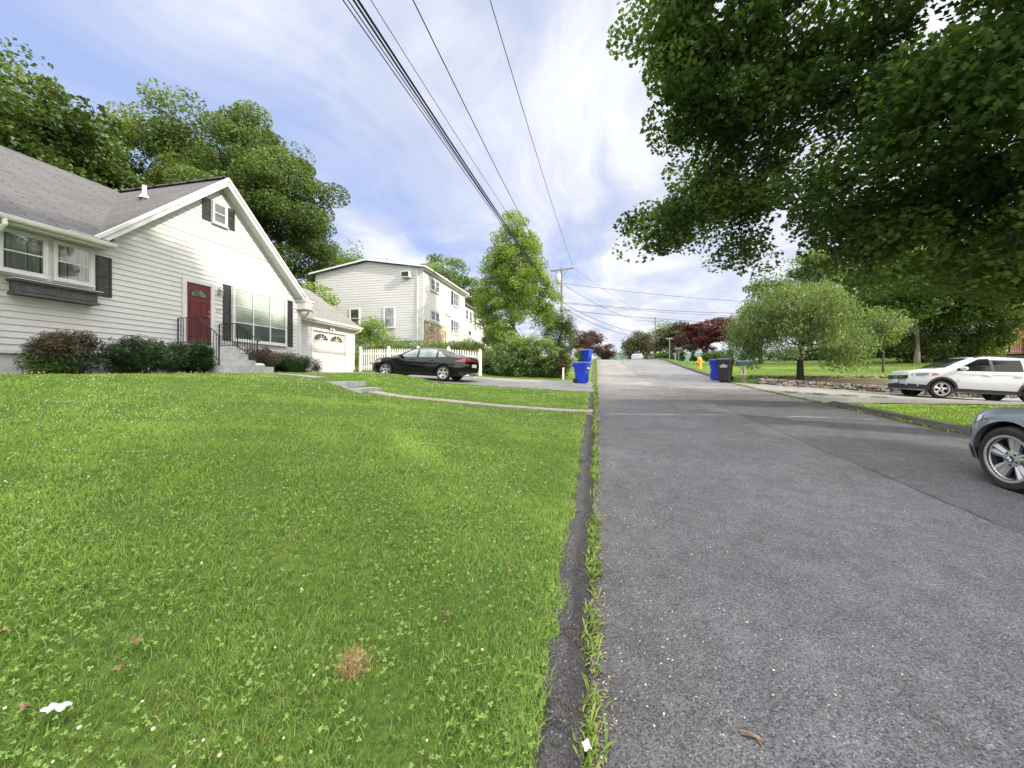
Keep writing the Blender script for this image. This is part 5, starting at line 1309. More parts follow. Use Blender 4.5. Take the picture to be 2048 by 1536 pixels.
def blob(h, r, z0=.3, n=9, seed=0, squash=1., top=.55):
    """a natural crown of lobes: total height h, crown radius r, crown base z0*h"""
    rg = np.random.default_rng(seed+77); out = []; cz = h*(z0+1)/2; rz = h*(1-z0)/2
    out.append((0, 0, cz, r*.62, r*.62, rz*.8)); out.append((0, 0, cz+rz*.35, r*.52, r*.52, rz*.55))
    for i in range(n):
        a = 2*math.pi*i/n+rg.uniform(-.4, .4); f = rg.uniform(-.65, .8); w = math.sqrt(max(.15, 1-f*f))
        rr = r*.58*w; q = rg.uniform(.34, .52)
        out.append((rr*math.cos(a), rr*math.sin(a), cz+f*rz*.72, r*q, r*q, rz*q*.85*squash))
    return out
def cone(h, r, z0=.1, n=8):
    out = []
    for i in range(n):
        f = i/(n-1); w = r*(1-f)**.8*.9+.12*r; out.append((0, 0, h*(z0+(1-z0)*.93*f)+.05*h, w, w, h*(1-z0)/n*.9))
    return out

BK = 'trees behind the white gabled house'
tree('maple_tree', 'tall pale tree whose top barely enters at the upper left corner', -39.5, 16.2, 23.6, blob(22.6, 5.2, .35, 10, 1), 14000, .30, 'leaf_oak', 'bark', .4, 160, .9, BK, 1, nlimb=14)
tree('maple_tree', 'dense dark green maple behind the house roof at far left', -31.0, 15.2, 18.2, blob(17.2, 5.6, .12, 14, 2), 70000, .225, 'leaf_dark', 'bark_dark', .35, 260, .75, BK, 2, 'lobed', nlimb=16, flat=.6, voids=6)
tree('locust_tree', 'airy yellow-green tree behind the valley of the house roof', -34.0, 23.2, 21.8, blob(20.5, 6.2, .22, 14, 3), 62000, .22, 'leaf_yellow', 'bark_light', .3, 170, .85, BK, 3, nlimb=24, flat=.65, voids=11)
tree('locust_tree', 'smaller yellow-green tree filling in low behind the roof vent pipe', -29.5, 19.6, 13.4, blob(12.2, 4.2, .15, 10, 31), 14000, .22, 'leaf_yellow', 'bark_light', .2, 90, .75, BK, 31, nlimb=14, flat=.65, voids=6)
tree('oak_tree', 'tall oak rising right behind the peak of the street gable', -29.8, 25.2, 22.3, blob(21, 5.6, .25, 13, 4), 60000, .22, 'leaf_oak', 'bark_dark', .36, 150, .8, BK, 4, nlimb=26, flat=.65, voids=11)
tree('oak_tree', 'broad open oak with bare lower limbs between the two houses', -26.0, 27.6, 19.6, blob(18.2, 5.2, .24, 14, 5), 62000, .21, 'leaf_oak', 'bark_dark', .32, 150, .75, BK, 5, nlimb=34, flat=.65, voids=13)
tree('oak_tree', 'leaning oak with thin crown low at the right end of the oak row', -25.0, 30.4, 14.6, blob(12.6, 3.2, .14, 10, 46), 13000, .21, 'leaf_oak', 'bark_light', .16, 70, .6, BK, 6, nlimb=26, flat=.65, voids=7)
tree('garden_tree', 'small round green tree above the left end of the two-storey roof', -29.5, 41, 17.4, blob(14, 3.4, .3, 8, 7), 9000, .24, 'leaf_mid', 'bark', .2, 60, .65, BK, 7, nlimb=12)
tree('bare_tree', 'thin nearly bare grey treetop poking above the two-storey roof ridge', -29.5, 50, 18.0, cone(15, 1.9, .35), 900, .22, 'leaf_mid', 'bark_light', .14, 40, .5, BK, 8, nlimb=40)
tree('garden_tree', 'tall green tree behind the front eave of the two-storey house', -19.0, 47.5, 16.8, blob(13.6, 4.6, .2, 11, 9), 17000, .26, 'leaf_mid', 'bark', .25, 110, .75, BK, 9, flat=.45)
tree('garden_tree', 'lower green tree behind the far eave, left of the tall bright tree', -15.2, 49.5, 13.2, blob(10, 3.4, .1, 9, 10), 9000, .25, 'leaf_mid', 'bark', .2, 70, .6, BK, 10, flat=.45)
tree('garden_tree', 'yellow-green bush tree showing between the garage roof and the two-storey house', -19.0, 22.6, 7.0, blob(6, 1.9, .05, 8, 11), 7000, .16, 'leaf_bright', 'bark', .1, 60, .4, BK, 11)
# street trees and big shrubs on the left
tree('zelkova_tree', 'tall bright green feathery tree beside the two-storey house', -5.4, 25.6, 10.9,
     [(0, 0, 3.0, 2.65, 2.4, 2.0), (-1.0, .3, 4.0, 1.9, 1.6, 2.1), (1.1, -.2, 4.4, 1.9, 1.6, 2.2), (-.5, .2, 5.9, 1.75, 1.6, 2.2), (.6, -.2, 6.2, 1.7, 1.5, 2.2), (0, 0, 7.4, 1.45, 1.4, 2.0), (.15, 0, 8.7, .95, .95, 1.5), (-.1, 0, 9.4, .5, .5, .9), (-1.5, 0, 5.0, .9, .9, 1.4), (1.7, 0, 5.2, .8, .8, 1.4), (1.0, 0, 7.7, .6, .6, 1.1), (-1.0, 0, 7.4, .7, .7, 1.1)],
     52000, .18, 'leaf_bright', 'bark', .16, 420, .30, None, 12, 'blade', flat=.8, fork=.3, nlimb=44, shell=.5)
tree('evergreen_tree', 'rounded dark green evergreen in front of the utility pole', -2.75, 30.5, 5.35, [(0, 0, 1.9, 1.45, 1.4, 1.7), (0, 0, 3.0, 1.25, 1.25, 1.4), (-.4, 0, 2.6, 1.1, 1.1, 1.4), (.5, 0, 2.2, 1.1, 1.1, 1.3)], 15000, .13, 'leaf_dark', 'bark_dark', .12, 160, .26, None, 13, 'blade', droop=.3, cat='tree')
def shrub(label, x, y, top, rx, ry, n, leaf, m, seed, rc=.16, shape='rhomb', name='shrub', nclump=90, up=.4, group=None, lobes=None, flat=.8, base=None, shell=.6, m2=None):
    zb = Hf(x, y)-.03 if base is None else base; h = top-zb; rg = np.random.default_rng(seed)
    if lobes is None:
        lobes = [(0, 0, h*.48, rx*.85, ry*.85, h*.46)]
        for i in range(6):
            a = rg.uniform(0, 6.28); lobes.append((rx*.5*math.cos(a), ry*.5*math.sin(a), h*rg.uniform(.3, .66), rx*rg.uniform(.42, .56), ry*rg.uniform(.42, .56), h*rg.uniform(.28, .36)))
    t = thing(name, label, 'shrub', (x, y, zb), 0, group)
    p, tint, cc = crown_points(lobes, nclump, n, rc, rg, flat, shell)
    p[:, 2] = np.abs(p[:, 2])+.02
    k = MB()
    for c in cc[:14]: limb(k, (rg.normal(0, .06), rg.normal(0, .06), -.1), c, .022, .006, rg, 4)
    k.build('stem', 'bark_dark', t, True, False, 60)
    if m2 is None: leaves('foliage', p, leaf, tint, m, t, rg, shape, up)
    else:
        hot = (p[:, 2] > h*.42+rg.normal(0, .10*h, len(p))) & (rg.random(len(p)) < .88)
        leaves('foliage', p[~hot], leaf, tint[~hot], m, t, rg, shape, up); b_ = leaves('dead_foliage', p[hot], leaf, tint[hot], m2, t, rg, shape, up); b_['label'] = 'browned winter-burned top'
    return t
FS = 'foundation shrubs of the white gabled house'
shrub('brown-topped yew shrub at the left end of the foundation row', -11.75, 6.62, 1.16, .70, .72, 9500, .095, 'leaf_yew', 1, .12, 'needle', group=FS, m2='leaf_brown')
shrub('dark green yew shrub in the middle of the left foundation row', -11.75, 7.95, 1.13, .72, .82, 11500, .095, 'leaf_yew', 2, .12, 'needle', group=FS)
shrub('dark green yew shrub touching the left side of the front steps', -11.7, 9.12, 1.10, .62, .62, 10500, .095, 'leaf_yew', 3, .12, 'needle', group=FS)
shrub('brown-tinged yew shrub right against the right side of the front steps', -11.75, 11.75, 1.06, .56, .58, 6500, .09, 'leaf_yew', 4, .11, 'needle', group=FS, m2='leaf_brown')
shrub('green yew shrub under the right end of the wide front window', -11.8, 12.85, 1.02, .58, .65, 7000, .09, 'leaf_yew', 5, .11, 'needle', group=FS)
shrub('spreading low yew shrub in front of the garage corner', -12.0, 14.15, .88, .62, .75, 6500, .09, 'leaf_yew', 6, .11, 'needle', group=FS)
shrub('little spreading juniper sprig in front of the bare foundation', -11.75, 6.15, .50, .35, .42, 1800, .10, 'leaf_mid', 7, .10, 'needle', group=FS)
shrub('big loose light-green bush rising behind the picket fence', -13.6, 21.9, 3.75, 1.7, 1.4, 12000, .13, 'leaf_bright', 8, .3, 'blade')
shrub('darker lower bush at the right end of the big loose bush', -11.7, 21.6, 2.3, 1.0, 1.0, 6000, .12, 'leaf_mid', 9, .25, 'blade')
shrub('yellow-green arching bush below the stone veneer', -10.6, 23.2, 2.2, 1.25, 1.0, 8000, .13, 'leaf_weep', 10, .26, 'blade')
shrub('mixed yellowish bushes below the white entry stairs', -8.6, 24.5, 2.3, 1.6, 1.1, 8000, .13, 'leaf_weep', 11, .26, 'blade')
shrub('small golden bush between the black car and the entry stairs', -7.2, 22.6, 1.5, .9, .7, 4500, .11, 'leaf_gold', 12, .22, 'blade')
shrub('round dark shrub right of the white entry stairs', -8.9, 33.2, 4.5, 1.0, 1.0, 6000, .13, 'leaf_yew', 13, .22)
zb = Hf(-3.9, 21)-.05
shrub('large rounded clipped hedge bush behind the black car', -3.85, 21.1, 2.05, 2.6, 1.35, 34000, .095, 'leaf_hedge', 14, .13, 'rhomb', 'hedge', 520, lobes=[(0, 0, 1.0, 2.3, 1.15, 1.05), (-1.0, 0, .85, 1.5, 1.1, .95), (1.1, 0, .85, 1.4, 1.1, .95), (0, 0, .5, 2.5, 1.3, .6)], base=zb, shell=.75)
shrub('bright new growth sprouting from the top of the large hedge bush', -3.4, 21.1, 2.25, 1.4, .9, 5000, .10, 'leaf_bright', 15, .16, 'blade', 'vine', 60, lobes=[(0, 0, 1.85, 1.3, .8, .45)], base=zb)
shrub('dry yellow-brown end of hedge beside the white post', -1.9, 20.9, 1.55, .62, .8, 7000, .075, 'leaf_olive', 16, .14, 'rhomb', 'hedge', base=Hf(-1.9, 20.9)-.05)
shrub('low yellow-green hedge bordering the far left curb', -1.5, 45, 3.3, .9, 3.5, 6000, .12, 'leaf_gold', 17, .22, 'rhomb', 'hedge')
shrub('rusty red-brown shrub below the dark round evergreen', -3.0, 33.4, 2.9, 1.0, 1.0, 4500, .12, 'leaf_olive', 18, .2)
tree('plum_tree', 'purple-leaved tree on the left where the road drops away', -1.2, 53, 6.3, blob(3.9, 2.6, .08, 10, 14), 12000, .17, 'leaf_purple', 'bark_dark', .12, 110, .4, None, 14, nlimb=10)
tree('plum_tree', 'lower purple-leaved tree to the right of its taller twin', 1.2, 60, 5.0, blob(2.5, 2.0, .02, 8, 15), 7000, .17, 'leaf_purple', 'bark_dark', .1, 70, .35, None, 15, nlimb=8)
# far right group
FR = 'trees at the far right of the road'
tree('olive_tree', 'dark low spreading tree left of the far utility pole', 10.2, 92, 9.6, blob(8.6, 5.2, .02, 10, 16), 12000, .34, 'leaf_olive', 'bark_dark', .3, 120, .8, FR, 16)
tree('olive_tree', 'thin pale grey-green tree behind the far utility pole', 15.5, 100, 13.6, blob(12.5, 4.0, .3, 8, 17), 2600, .34, 'leaf_weep', 'bark_light', .2, 60, .8, FR, 17, nlimb=24)
tree('olive_tree', 'dark olive-brown tree between the far pole and the red maple', 13.0, 66, 9.3, blob(7.0, 4.3, .02, 11, 18), 15000, .26, 'leaf_olive', 'bark_dark', .25, 130, .65, FR, 18, flat=.45)
tree('red_maple', 'spreading red-leaved maple on the far right lawn', 14.6, 55, 7.9, blob(5.9, 4.4, .10, 13, 19), 20000, .20, 'leaf_red', 'bark_light', .16, 150, .5, FR, 19, flat=.35, trunks=3, fork=.3)
EV = 'little conical evergreens along the far lawn'
for i, (px, y_, h_) in enumerate(((10.4, 50.5, 1.5), (11.6, 50, 1.35), (13.6, 49, 1.6), (15.2, 48.5, 1.5), (9.4, 52, 1.2))):
    lab = ['second conical evergreen from the far pole', 'conical evergreen right behind the street sign', 'conical evergreen right of the dark mailbox', 'conical evergreen nearest the yellow hydrant', 'shortest conical evergreen, closest to the far pole'][i]
    tree('dwarf_conifer', lab, px, y_, Hf(px, y_)+h_, cone(h_, .45, .0), 1600, .13, 'leaf_dark', 'bark_dark', .04, 60, .09, EV, 20+i, nlimb=4)
shrub('low dark green hedge beneath the far utility pole', 10.0, 59.5, 3.7, 1.6, 1.0, 4500, .15, 'leaf_mid', 24, .25, 'rhomb', 'hedge')
shrub('grey-green roadside brush behind the far white car', 5.2, 84, 3.6, 4.0, 1.5, 5000, .25, 'leaf_mid', 25, .35, 'rhomb', 'brush')
# right lawn
RT_ = 'trees on the right lawn'
tree('weeping_cherry', 'broad weeping tree in the bed behind the stone wall', 9.75, 21.2, 4.75,
     [(0, 0, 3.3, 2.1, 2.1, 1.2), (-1.9, .2, 2.6, 1.15, 1.2, 1.2), (1.7, 0, 2.5, 1.15, 1.2, 1.2), (0, -1.2, 2.6, 1.3, 1.1, 1.0), (-2.5, .3, 1.7, .65, .7, 1.0), (2.4, .1, 1.6, .6, .6, 1.0), (.8, .3, 3.9, 1.1, 1.1, .8), (-.8, .2, 3.9, 1.1, 1.1, .8), (1.3, -.6, 1.5, .5, .5, .9), (-1.7, -.6, 1.25, .5, .5, .8), (-2.4, -.2, .9, .4, .4, .6), (2.0, -.3, 1.0, .4, .4, .6), (-1.0, -1.2, 1.7, .5, .4, .7)],
     30000, .15, 'leaf_weep', 'bark_dark', .14, 330, .30, RT_, 26, 'blade', flat=.9, droop=.55, fork=.34, nlimb=26, shell=.45)
tree('young_tree', 'slender young tree in the lawn just right of the weeping tree', 15.2, 24.5, 4.0, blob(3.6, 1.3, .32, 7, 27), 5200, .14, 'leaf_weep', 'bark', .05, 60, .3, RT_, 27, 'blade', nlimb=10)
tree('birch_tree', 'grey-trunked tree with upright twigs behind the white SUV', 21.0, 30.8, 8.6, blob(8.0, 4.5, .12, 14, 28), 30000, .21, 'leaf_mid', 'bark_light', .16, 150, .55, RT_, 28, nlimb=40, fork=.3)
tree('garden_tree', 'bushy tree just left of the white house with deck', 24.8, 31.2, 7.2, blob(6.4, 3.2, .04, 12, 33), 22000, .20, 'leaf_weep', 'bark', .12, 110, .45, RT_, 33, nlimb=16)
tree('background_tree', 'big soft light-green tree behind the weeping tree', 22.5, 47, 13.2, blob(11.8, 6.2, .1, 13, 29), 22000, .28, 'leaf_weep', 'bark', .3, 150, .85, RT_, 29, flat=.4)
tree('background_tree', 'light green tree nearest the road behind the mailbox', 13.6, 36, 6.6, blob(5.4, 2.7, .05, 9, 30), 13000, .17, 'leaf_mid', 'bark', .14, 110, .45, RT_, 30)
tree('background_tree', 'large green tree behind the grey-trunked tree', 33, 45, 14.5, blob(13, 6.0, .1, 12, 32), 20000, .28, 'leaf_mid', 'bark', .3, 140, .85, RT_, 32)
tree('background_tree', 'large green tree behind the white house at far right', 47, 52, 16, blob(14.5, 7, .1, 12, 34), 18000, .32, 'leaf_mid', 'bark', .35, 130, .95, RT_, 34)
shrub('wide leafy thicket behind the hood of the white SUV', 22.0, 31.8, 3.5, 3.2, 1.2, 20000, .16, 'leaf_weep', 40, .3, 'rhomb', 'bush', 200)
shrub('leafy bush hiding the left end of the wooden deck', 25.2, 31.4, 3.3, 1.3, .9, 9000, .15, 'leaf_bright', 41, .28, 'rhomb', 'bush')
shrub('dark hedge row along the back of the right lawn', 22, 42, 2.9, 7.5, 1.2, 12000, .17, 'leaf_dark', 35, .35, 'rhomb', 'hedge', 200)
shrub('small green shrubs at the foot of the red maple', 13.2, 47, 2.9, 1.6, 1.0, 5000, .13, 'leaf_mid', 36, .22)

# ------------------------------------------------------------------ the big maple over the road
mz = Hf(10.2, 7.0); rng = np.random.default_rng(5)
mt = thing('shade_maple', 'huge dark maple with limbs overhanging the road from the right', 'tree', (10.2, 7.0, mz))
ML = [  # absolute crown lobes (x, y, z, rx, ry, rz), eye level is z = 0
    (8.6, 10.5, 8.6, 4.2, 4.2, 3.2), (6.2, 13.0, 6.9, 3.1, 3.0, 2.5), (4.3, 14.6, 6.6, 2.2, 2.2, 1.7), (3.2, 13.6, 5.3, 1.6, 1.7, 1.05), (1.9, 13.9, 5.0, 1.0, 1.1, .55),
    (4.0, 12.0, 8.2, 2.1, 2.1, 1.6), (3.1, 10.6, 9.6, 1.6, 1.7, 1.2), (5.6, 9.0, 10.2, 2.4, 2.4, 1.8), (6.4, 10.8, 4.8, 1.7, 1.7, .95), (8.2, 12.8, 4.7, 2.2, 2.2, 1.1),
    (10.5, 13.6, 5.2, 2.5, 2.4, 1.7), (11.8, 11.0, 5.0, 2.6, 2.3, 1.9), (9.6, 9.4, 4.2, 1.9, 1.7, 1.0), (12.5, 8.5, 9.5, 4.5, 4.5, 4.5), (9.8, 5.5, 11.0, 4.5, 4.5, 3.6), (10.4, 12.4, 3.2, 1.7, 1.5, .8), (12.6, 13.2, 3.2, 1.9, 1.6, 1.0),
    (11.0, 3.5, 8.5, 4.0, 4.0, 3.0), (13.5, 4.5, 7.5, 4.0, 4.2, 3.5), (5.6, 14.8, 4.5, 1.3, 1.3, .7), (1.9, 10.8, 9.9, 1.2, 1.4, 1.0), (2.0, 11.0, 8.5, .9, 1.0, .6), (2.6, 11.6, 7.4, .9, 1.0, .6), (6.9, 8.5, 5.4, 1.2, 1.2, .8), (8.2, 9.0, 6.2, 1.4, 1.4, 1.1),
    (8.1, 11.0, 2.75, 1.2, 1.1, .55), (9.3, 11.2, 2.5, 1.2, 1.1, .6), (7.1, 11.8, 3.5, 1.0, 1.0, .55), (10.4, 11.0, 2.3, 1.0, 1.0, .5)]
p, tint, cc = crown_points(ML, 860, 190000, .46, rng, .62, .25, None, .55, 0)
off = np.array(mt.location)
leaves('crown', p-off, .130, tint, 'leaf_maple', mt, rng, 'lobed', .5)
k = MB(); tb = np.array([10.2, 7.0, mz])
k.tube([tb+[0, 0, -.4], tb+[0, 0, .1], tb+[-.05, .1, 1.6], tb+[-.1, .25, 3.2]], [.75, .52, .44, .40], 14)
fk = tb+[-.1, .25, 3.0]; mains = []
for e, r0, wq in (((6.6, 11.2, 7.2), .16, .03), ((8.8, 12.4, 5.6), .17, .03), ((5.0, 9.8, 9.6), .22, .03), ((11.8, 11.2, 7.6), .15, .03), ((12.5, 5.5, 9.5), .2, .04), ((9.6, 5.0, 11.5), .26, .04), ((9.0, 9.0, 11.0), .25, .03)):
    P = limb(k, fk, e, r0, r0*.30, rng, 15, .10, wq*1.3); mains.append(P)
allp = np.array([q for P in mains for q in P[1:]])
for c in cc[rng.permutation(len(cc))[:130]]:
    d_ = np.linalg.norm(allp-c, axis=1); s_ = allp[np.argmin(d_+rng.random(len(d_))*1.6)]
    limb(k, s_, c, .030, .008, rng, 5, .05, .05)
k.build('trunk', 'bark_dark', mt, True, True, 60)
# unseen tall trees on the right, added to shade the lawn and house
for i, (x, y, top, r_, lab) in enumerate(((23, -1.5, 25.5, 8, 'tall unseen maple added for shade, nearest the big maple'), (26, -14, 24, 8, 'tall unseen maple added for shade, farthest behind the photographer'), (22, -9, 20, 6.5, 'shorter unseen maple added for shade between the two tall ones'))):
    tree('shade_maple', lab, x, y, top, blob(top+2.2, r_, .16, 12, 50+i), 30000, .40, 'leaf_maple', 'bark_dark', .35, 200, .8, 'unseen shade maples off to the right', 50+i, 'lobed', nlimb=14)

# ------------------------------------------------------------------ lawn: blades, clover, flowers
rng = np.random.default_rng(21)
FWD = np.array([-math.sin(R(12.2)), math.cos(R(12.2))]); RGT = np.array([math.cos(R(12.2)), math.sin(R(12.2))])
def scatter(n, dmin, dmax, power, x0=-13, x1=-.15):
    """random lawn points with density falling off with distance, inside the view with a wide margin"""
    u = rng.random(n); e = 2-power; d = (dmin**e+u*(dmax**e-dmin**e))**(1/e) if abs(e) > 1e-6 else dmin*(dmax/dmin)**u
    a = rng.uniform(R(-66), R(68), n); d2 = d/np.maximum(.25, np.cos(a))*np.where(np.abs(a) > R(60), .9, 1)
    dd = d; X = RGT[0]*np.sin(a)*dd+FWD[0]*np.cos(a)*dd; Y = RGT[1]*np.sin(a)*dd+FWD[1]*np.cos(a)*dd
    return X, Y, d
def on_lawn(X, Y):
    xp = X-shift(Y); left = (xp < -.155-.028*fbm(X, Y*3, 2.)-.022*fbm(X, Y, 11.)) & (X > -12.75)
    left &= ~((Y > 9.25) & (Y < 9.78) & (X > -11.2)); left &= ~((Y > 14.62+.08*fbm(X*2, Y, 1)) & (Y < 19.48)); left &= ~((Y > 9.35) & (Y < 11.25) & (X < -10.75))
    right = (xp > RW+.25) & ((Y < 12.5) | ((Y > 20.3) & (Y < 20.1)) | (Y > 21.9) | ((Y > 19.95) & (xp < RW+1.1) & (Y > 20.)))
    return left | right
def patch_noise(X, Y, s, seed): return .5+.5*fbm(X, Y, s, seed)
def blades(X, Y, d, hgt, tint, seed):
    r = np.random.default_rng(seed); n = len(X); Z = H0(X, Y)
    a = r.uniform(0, 2*np.pi, n); ln = r.uniform(.2, 1.35, n)*hgt; la = r.uniform(0, 2*np.pi, n); w = .0017*np.maximum(1, (d/1.9))**.74*r.uniform(.7, 1.4, n)
    dx, dy = np.cos(a)*w, np.sin(a)*w; lx, ly = np.cos(la)*ln, np.sin(la)*ln
    V = np.empty((n, 5, 3))
    V[:, 0] = np.stack([X-dx, Y-dy, Z-.005], 1); V[:, 1] = np.stack([X+dx, Y+dy, Z-.005], 1)
    V[:, 2] = np.stack([X+dx*.8+lx*.4, Y+dy*.8+ly*.4, Z+hgt*.62], 1); V[:, 3] = np.stack([X-dx*.8+lx*.4, Y-dy*.8+ly*.4, Z+hgt*.62], 1)
    V[:, 4] = np.stack([X+lx, Y+ly, Z+hgt*r.uniform(.6, 1.0, n)], 1)
    b = np.arange(n)[:, None]*5
    return V.reshape(-1, 3), np.concatenate([b+[0, 1, 2, 3]], 1), b+[3, 2, 4], tint
Vs, Q, T_, tn = [], [], [], []; base = 0
def bare(X, Y): return (np.hypot((X+.86)/.10, (Y-1.63)/.09) < 1+.35*fbm(X*20, Y*20, 1)) if BARE is None else (np.hypot((X-BARE[0])/.062, (Y-BARE[1])/.062) < 1+.3*fbm(X*25, Y*25, 1))
def lawn_point(px, py):      # where the ray of a photo pixel meets the lawn
    u = (px-1024)/770; v = (755-py)/770
    dx, dy = RGT*u+FWD
    for d in np.arange(.8, 60, .01):
        if v*d <= Hf(dx*d+.035, dy*d): return float(dx*d+.035), float(dy*d)
    return float(dx*20), float(dy*20)
BARE = lawn_point(706, 1330)
for n, d0_, d1_, pw, hh in ((360000, 1.0, 6.5, 1.15, .038), (300000, 6.5, 17, .9, .042), (80000, 17, 46, .6, .06)):
    X, Y, d = scatter(n, d0_, d1_, pw); k_ = on_lawn(X, Y); X, Y, d = X[k_], Y[k_], d[k_]
    n1 = patch_noise(X, Y, 1.1, 3.); n2 = patch_noise(X, Y, 4.2, 8.); n3 = .5*patch_noise(X, Y, 13, 1.)+.5*patch_noise(X, Y, 31, 5.)
    hgt = hh*(.55+.5*n2+.25*n3)*rng.uniform(.55, 1.35, len(X)); keep = (rng.random(len(X)) < .12+1.1*n3*n2+.35*n1) & ~(bare(X, Y) & (rng.random(len(X)) < .9))
    edge = np.exp(-np.abs(X+.19)/.10)*(X > -1)
    tint = .02+.42*n1+.28*n2+rng.normal(0, .27, len(X))+.35*edge
    X, Y, d, hgt, tint = X[keep], Y[keep], d[keep], hgt[keep], tint[keep]
    v_, q_, t_, tt = blades(X, Y, d, hgt, tint, 4); Vs.append(v_); Q.append(q_+base); T_.append(t_+base); tn.append(tt); base += len(v_)
tt = np.concatenate(tn); go = np_mesh('grass', np.concatenate(Vs), [np.concatenate(Q), np.concatenate(T_)], 'grass_blade', None, np.concatenate([tt, tt]))
struct(go, 'stuff'); print('blades', len(tt))
# straw-coloured blades
X, Y, d = scatter(26000, 1.0, 9, 1.2); k_ = on_lawn(X, Y); X, Y, d = X[k_], Y[k_], d[k_]
n2 = patch_noise(X, Y, 2.6, 4.4); kp = (rng.random(len(X)) < .05+.6*(n2 > .66)) | bare(X, Y) | ((np.abs(X+.17) < .05) & (rng.random(len(X)) < .9)); X, Y, d = X[kp], Y[kp], d[kp]
ex = rng.normal(0, .036, (1000, 2)); X = np.concatenate([X, BARE[0]+ex[:, 0]]); Y = np.concatenate([Y, BARE[1]+ex[:, 1]]); d = np.concatenate([d, np.full(1000, 1.8)])
leaf_mat('straw', (.27, .19, .085), (.52, .41, .22), .3)
v_, q_, t_, tt = blades(X, Y, d, .030*rng.uniform(.5, 1.3, len(X)), rng.random(len(X)), 9)
struct(np_mesh('dry_grass', v_, [q_, t_], 'straw', None, np.concatenate([tt, tt])), 'stuff')
# clover
X, Y, d = scatter(60000, 1.0, 8, 1.35); k_ = on_lawn(X, Y) & (X < 0); X, Y, d = X[k_], Y[k_], d[k_]
n1 = patch_noise(X, Y, 1.5, 6.); n2 = patch_noise(X, Y, 5., 2.2); kp = rng.random(len(X)) < np.clip((n1*.6+n2*.4-.30)*1.7, .06, .6)*np.where(X > -.8, .35, 1)*np.clip(3.4/d, .3, 1); X, Y, d = X[kp], Y[kp], d[kp]
n = len(X); Z = H0(X, Y)+rng.uniform(.022, .055, n); a0_ = rng.uniform(0, 6.28, n); s_ = rng.uniform(.004, .0072, n)*np.maximum(1, d/4); vv = []
tl = rng.normal(0, .25, (n, 2))
for j in range(3):
    a = a0_+j*2.094; cx_, cy_ = np.cos(a), np.sin(a)
    for (f, g_) in ((0, 0), (.7, -.62), (1.35, -.6), (1.6, 0), (1.35, .6), (.7, .62)):
        ox, oy = (cx_*f-cy_*g_)*s_, (cy_*f+cx_*g_)*s_
        vv.append(np.stack([X+ox, Y+oy, Z+ox*tl[:, 0]+oy*tl[:, 1]-abs(g_)*s_*.15], 1))
V = np.stack(vv, 1).reshape(-1, 3)
struct(np_mesh('clover', V, [np.arange(n*18).reshape(-1, 6)], 'clover_leaf', None, np.repeat(rng.random(n)*.8+.1, 3)), 'stuff'); print('clover', n)
# broad weed leaves among the grass and along the gutter
def weedmesh(name, X, Y, Z, size, m, seed, up=.9, shape='blade', tint=None):
    r = np.random.default_rng(seed); o = leaves(name, np.stack([X, Y, Z], 1), 1., r.random(len(X)) if tint is None else tint, m, None, r, shape, up)
    return o
X, Y, d = scatter(1200, 1.0, 5, 1.3); k_ = on_lawn(X, Y) & (X < 0); X, Y = X[k_], Y[k_]
r = np.random.default_rng(3); struct(leaves('lawn_weeds', np.stack([X, Y, H0(X, Y)+.045], 1), .026, r.random(len(X)), 'weed_leaf', None, r, 'rhomb', 1.2), 'stuff')
# white clover heads
X, Y, d = scatter(9000, 1.1, 15, .75); k_ = on_lawn(X, Y) & (X < -.4); X, Y, d = X[k_], Y[k_], d[k_]
n1 = patch_noise(X, Y, .9, 9.); kp = rng.random(len(X)) < np.clip((n1-.40)*1.3, .02, 1)*np.clip(d/5, .12, 1); X, Y, d = X[kp], Y[kp], d[kp]
k = MB()
for x, y, dd in zip(X, Y, d):
    z = Hf(x, y)+rng.uniform(.045, .075); s_ = rng.uniform(.0038, .0066)*max(1, dd/6.5)
    k.lathe([(0, -s_*.7), (s_, -s_*.3), (s_*.9, s_*.5), (0, s_)], 6, Matrix.Translation((x, y, z)))
fo = k.build('clover_flowers', 'petal', None); struct(fo, 'stuff'); print('flowers', len(X))
a = fo.data.attributes.new('tint', 'FLOAT', 'FACE'); a.data.foreach_set('value', np.full(len(fo.data.polygons), .5, np.float32))
# weeds in the gutter seam
Vs, Q, T_, tn = [], [], [], []; base = 0
n = 12000; Y = .7+rng.random(n)**1.5*44; dens = .5+.5*np.sin(Y*2.7+np.sin(Y*7.1)*1.3); kp = rng.random(n) < .10+.95*np.clip(dens, 0, 1)**1.3; Y = Y[kp]; n = len(Y)
X = shift(Y)+rng.normal(.012, .026, n)*np.clip(.8+Y/14, .8, 2.2); ok = ~((Y > 9.1) & (Y < 9.9)); X, Y = X[ok], Y[ok]; n = len(X)
r = np.random.default_rng(6); Z = np.where(X-shift(Y) < -.02, road_z(Y)+.01, road_z(Y)); ln = r.uniform(.03, .105, n)*np.clip(.9+Y/25, .9, 1.6); az = r.uniform(0, 6.28, n); w = .0042*np.maximum(1, Y/4)**.8*r.uniform(.7, 1.5, n); el = r.uniform(.25, 1.0, n)
tx, ty = np.cos(az), np.sin(az); V = np.empty((n, 5, 3)); bx_, by_ = -ty*w, tx*w
V[:, 0] = np.stack([X-bx_*.5, Y-by_*.5, Z], 1); V[:, 1] = np.stack([X+bx_*.5, Y+by_*.5, Z], 1)
V[:, 2] = np.stack([X+bx_+tx*ln*.35, Y+by_+ty*ln*.35, Z+ln*el*.6], 1); V[:, 3] = np.stack([X-bx_+tx*ln*.35, Y-by_+ty*ln*.35, Z+ln*el*.6], 1)
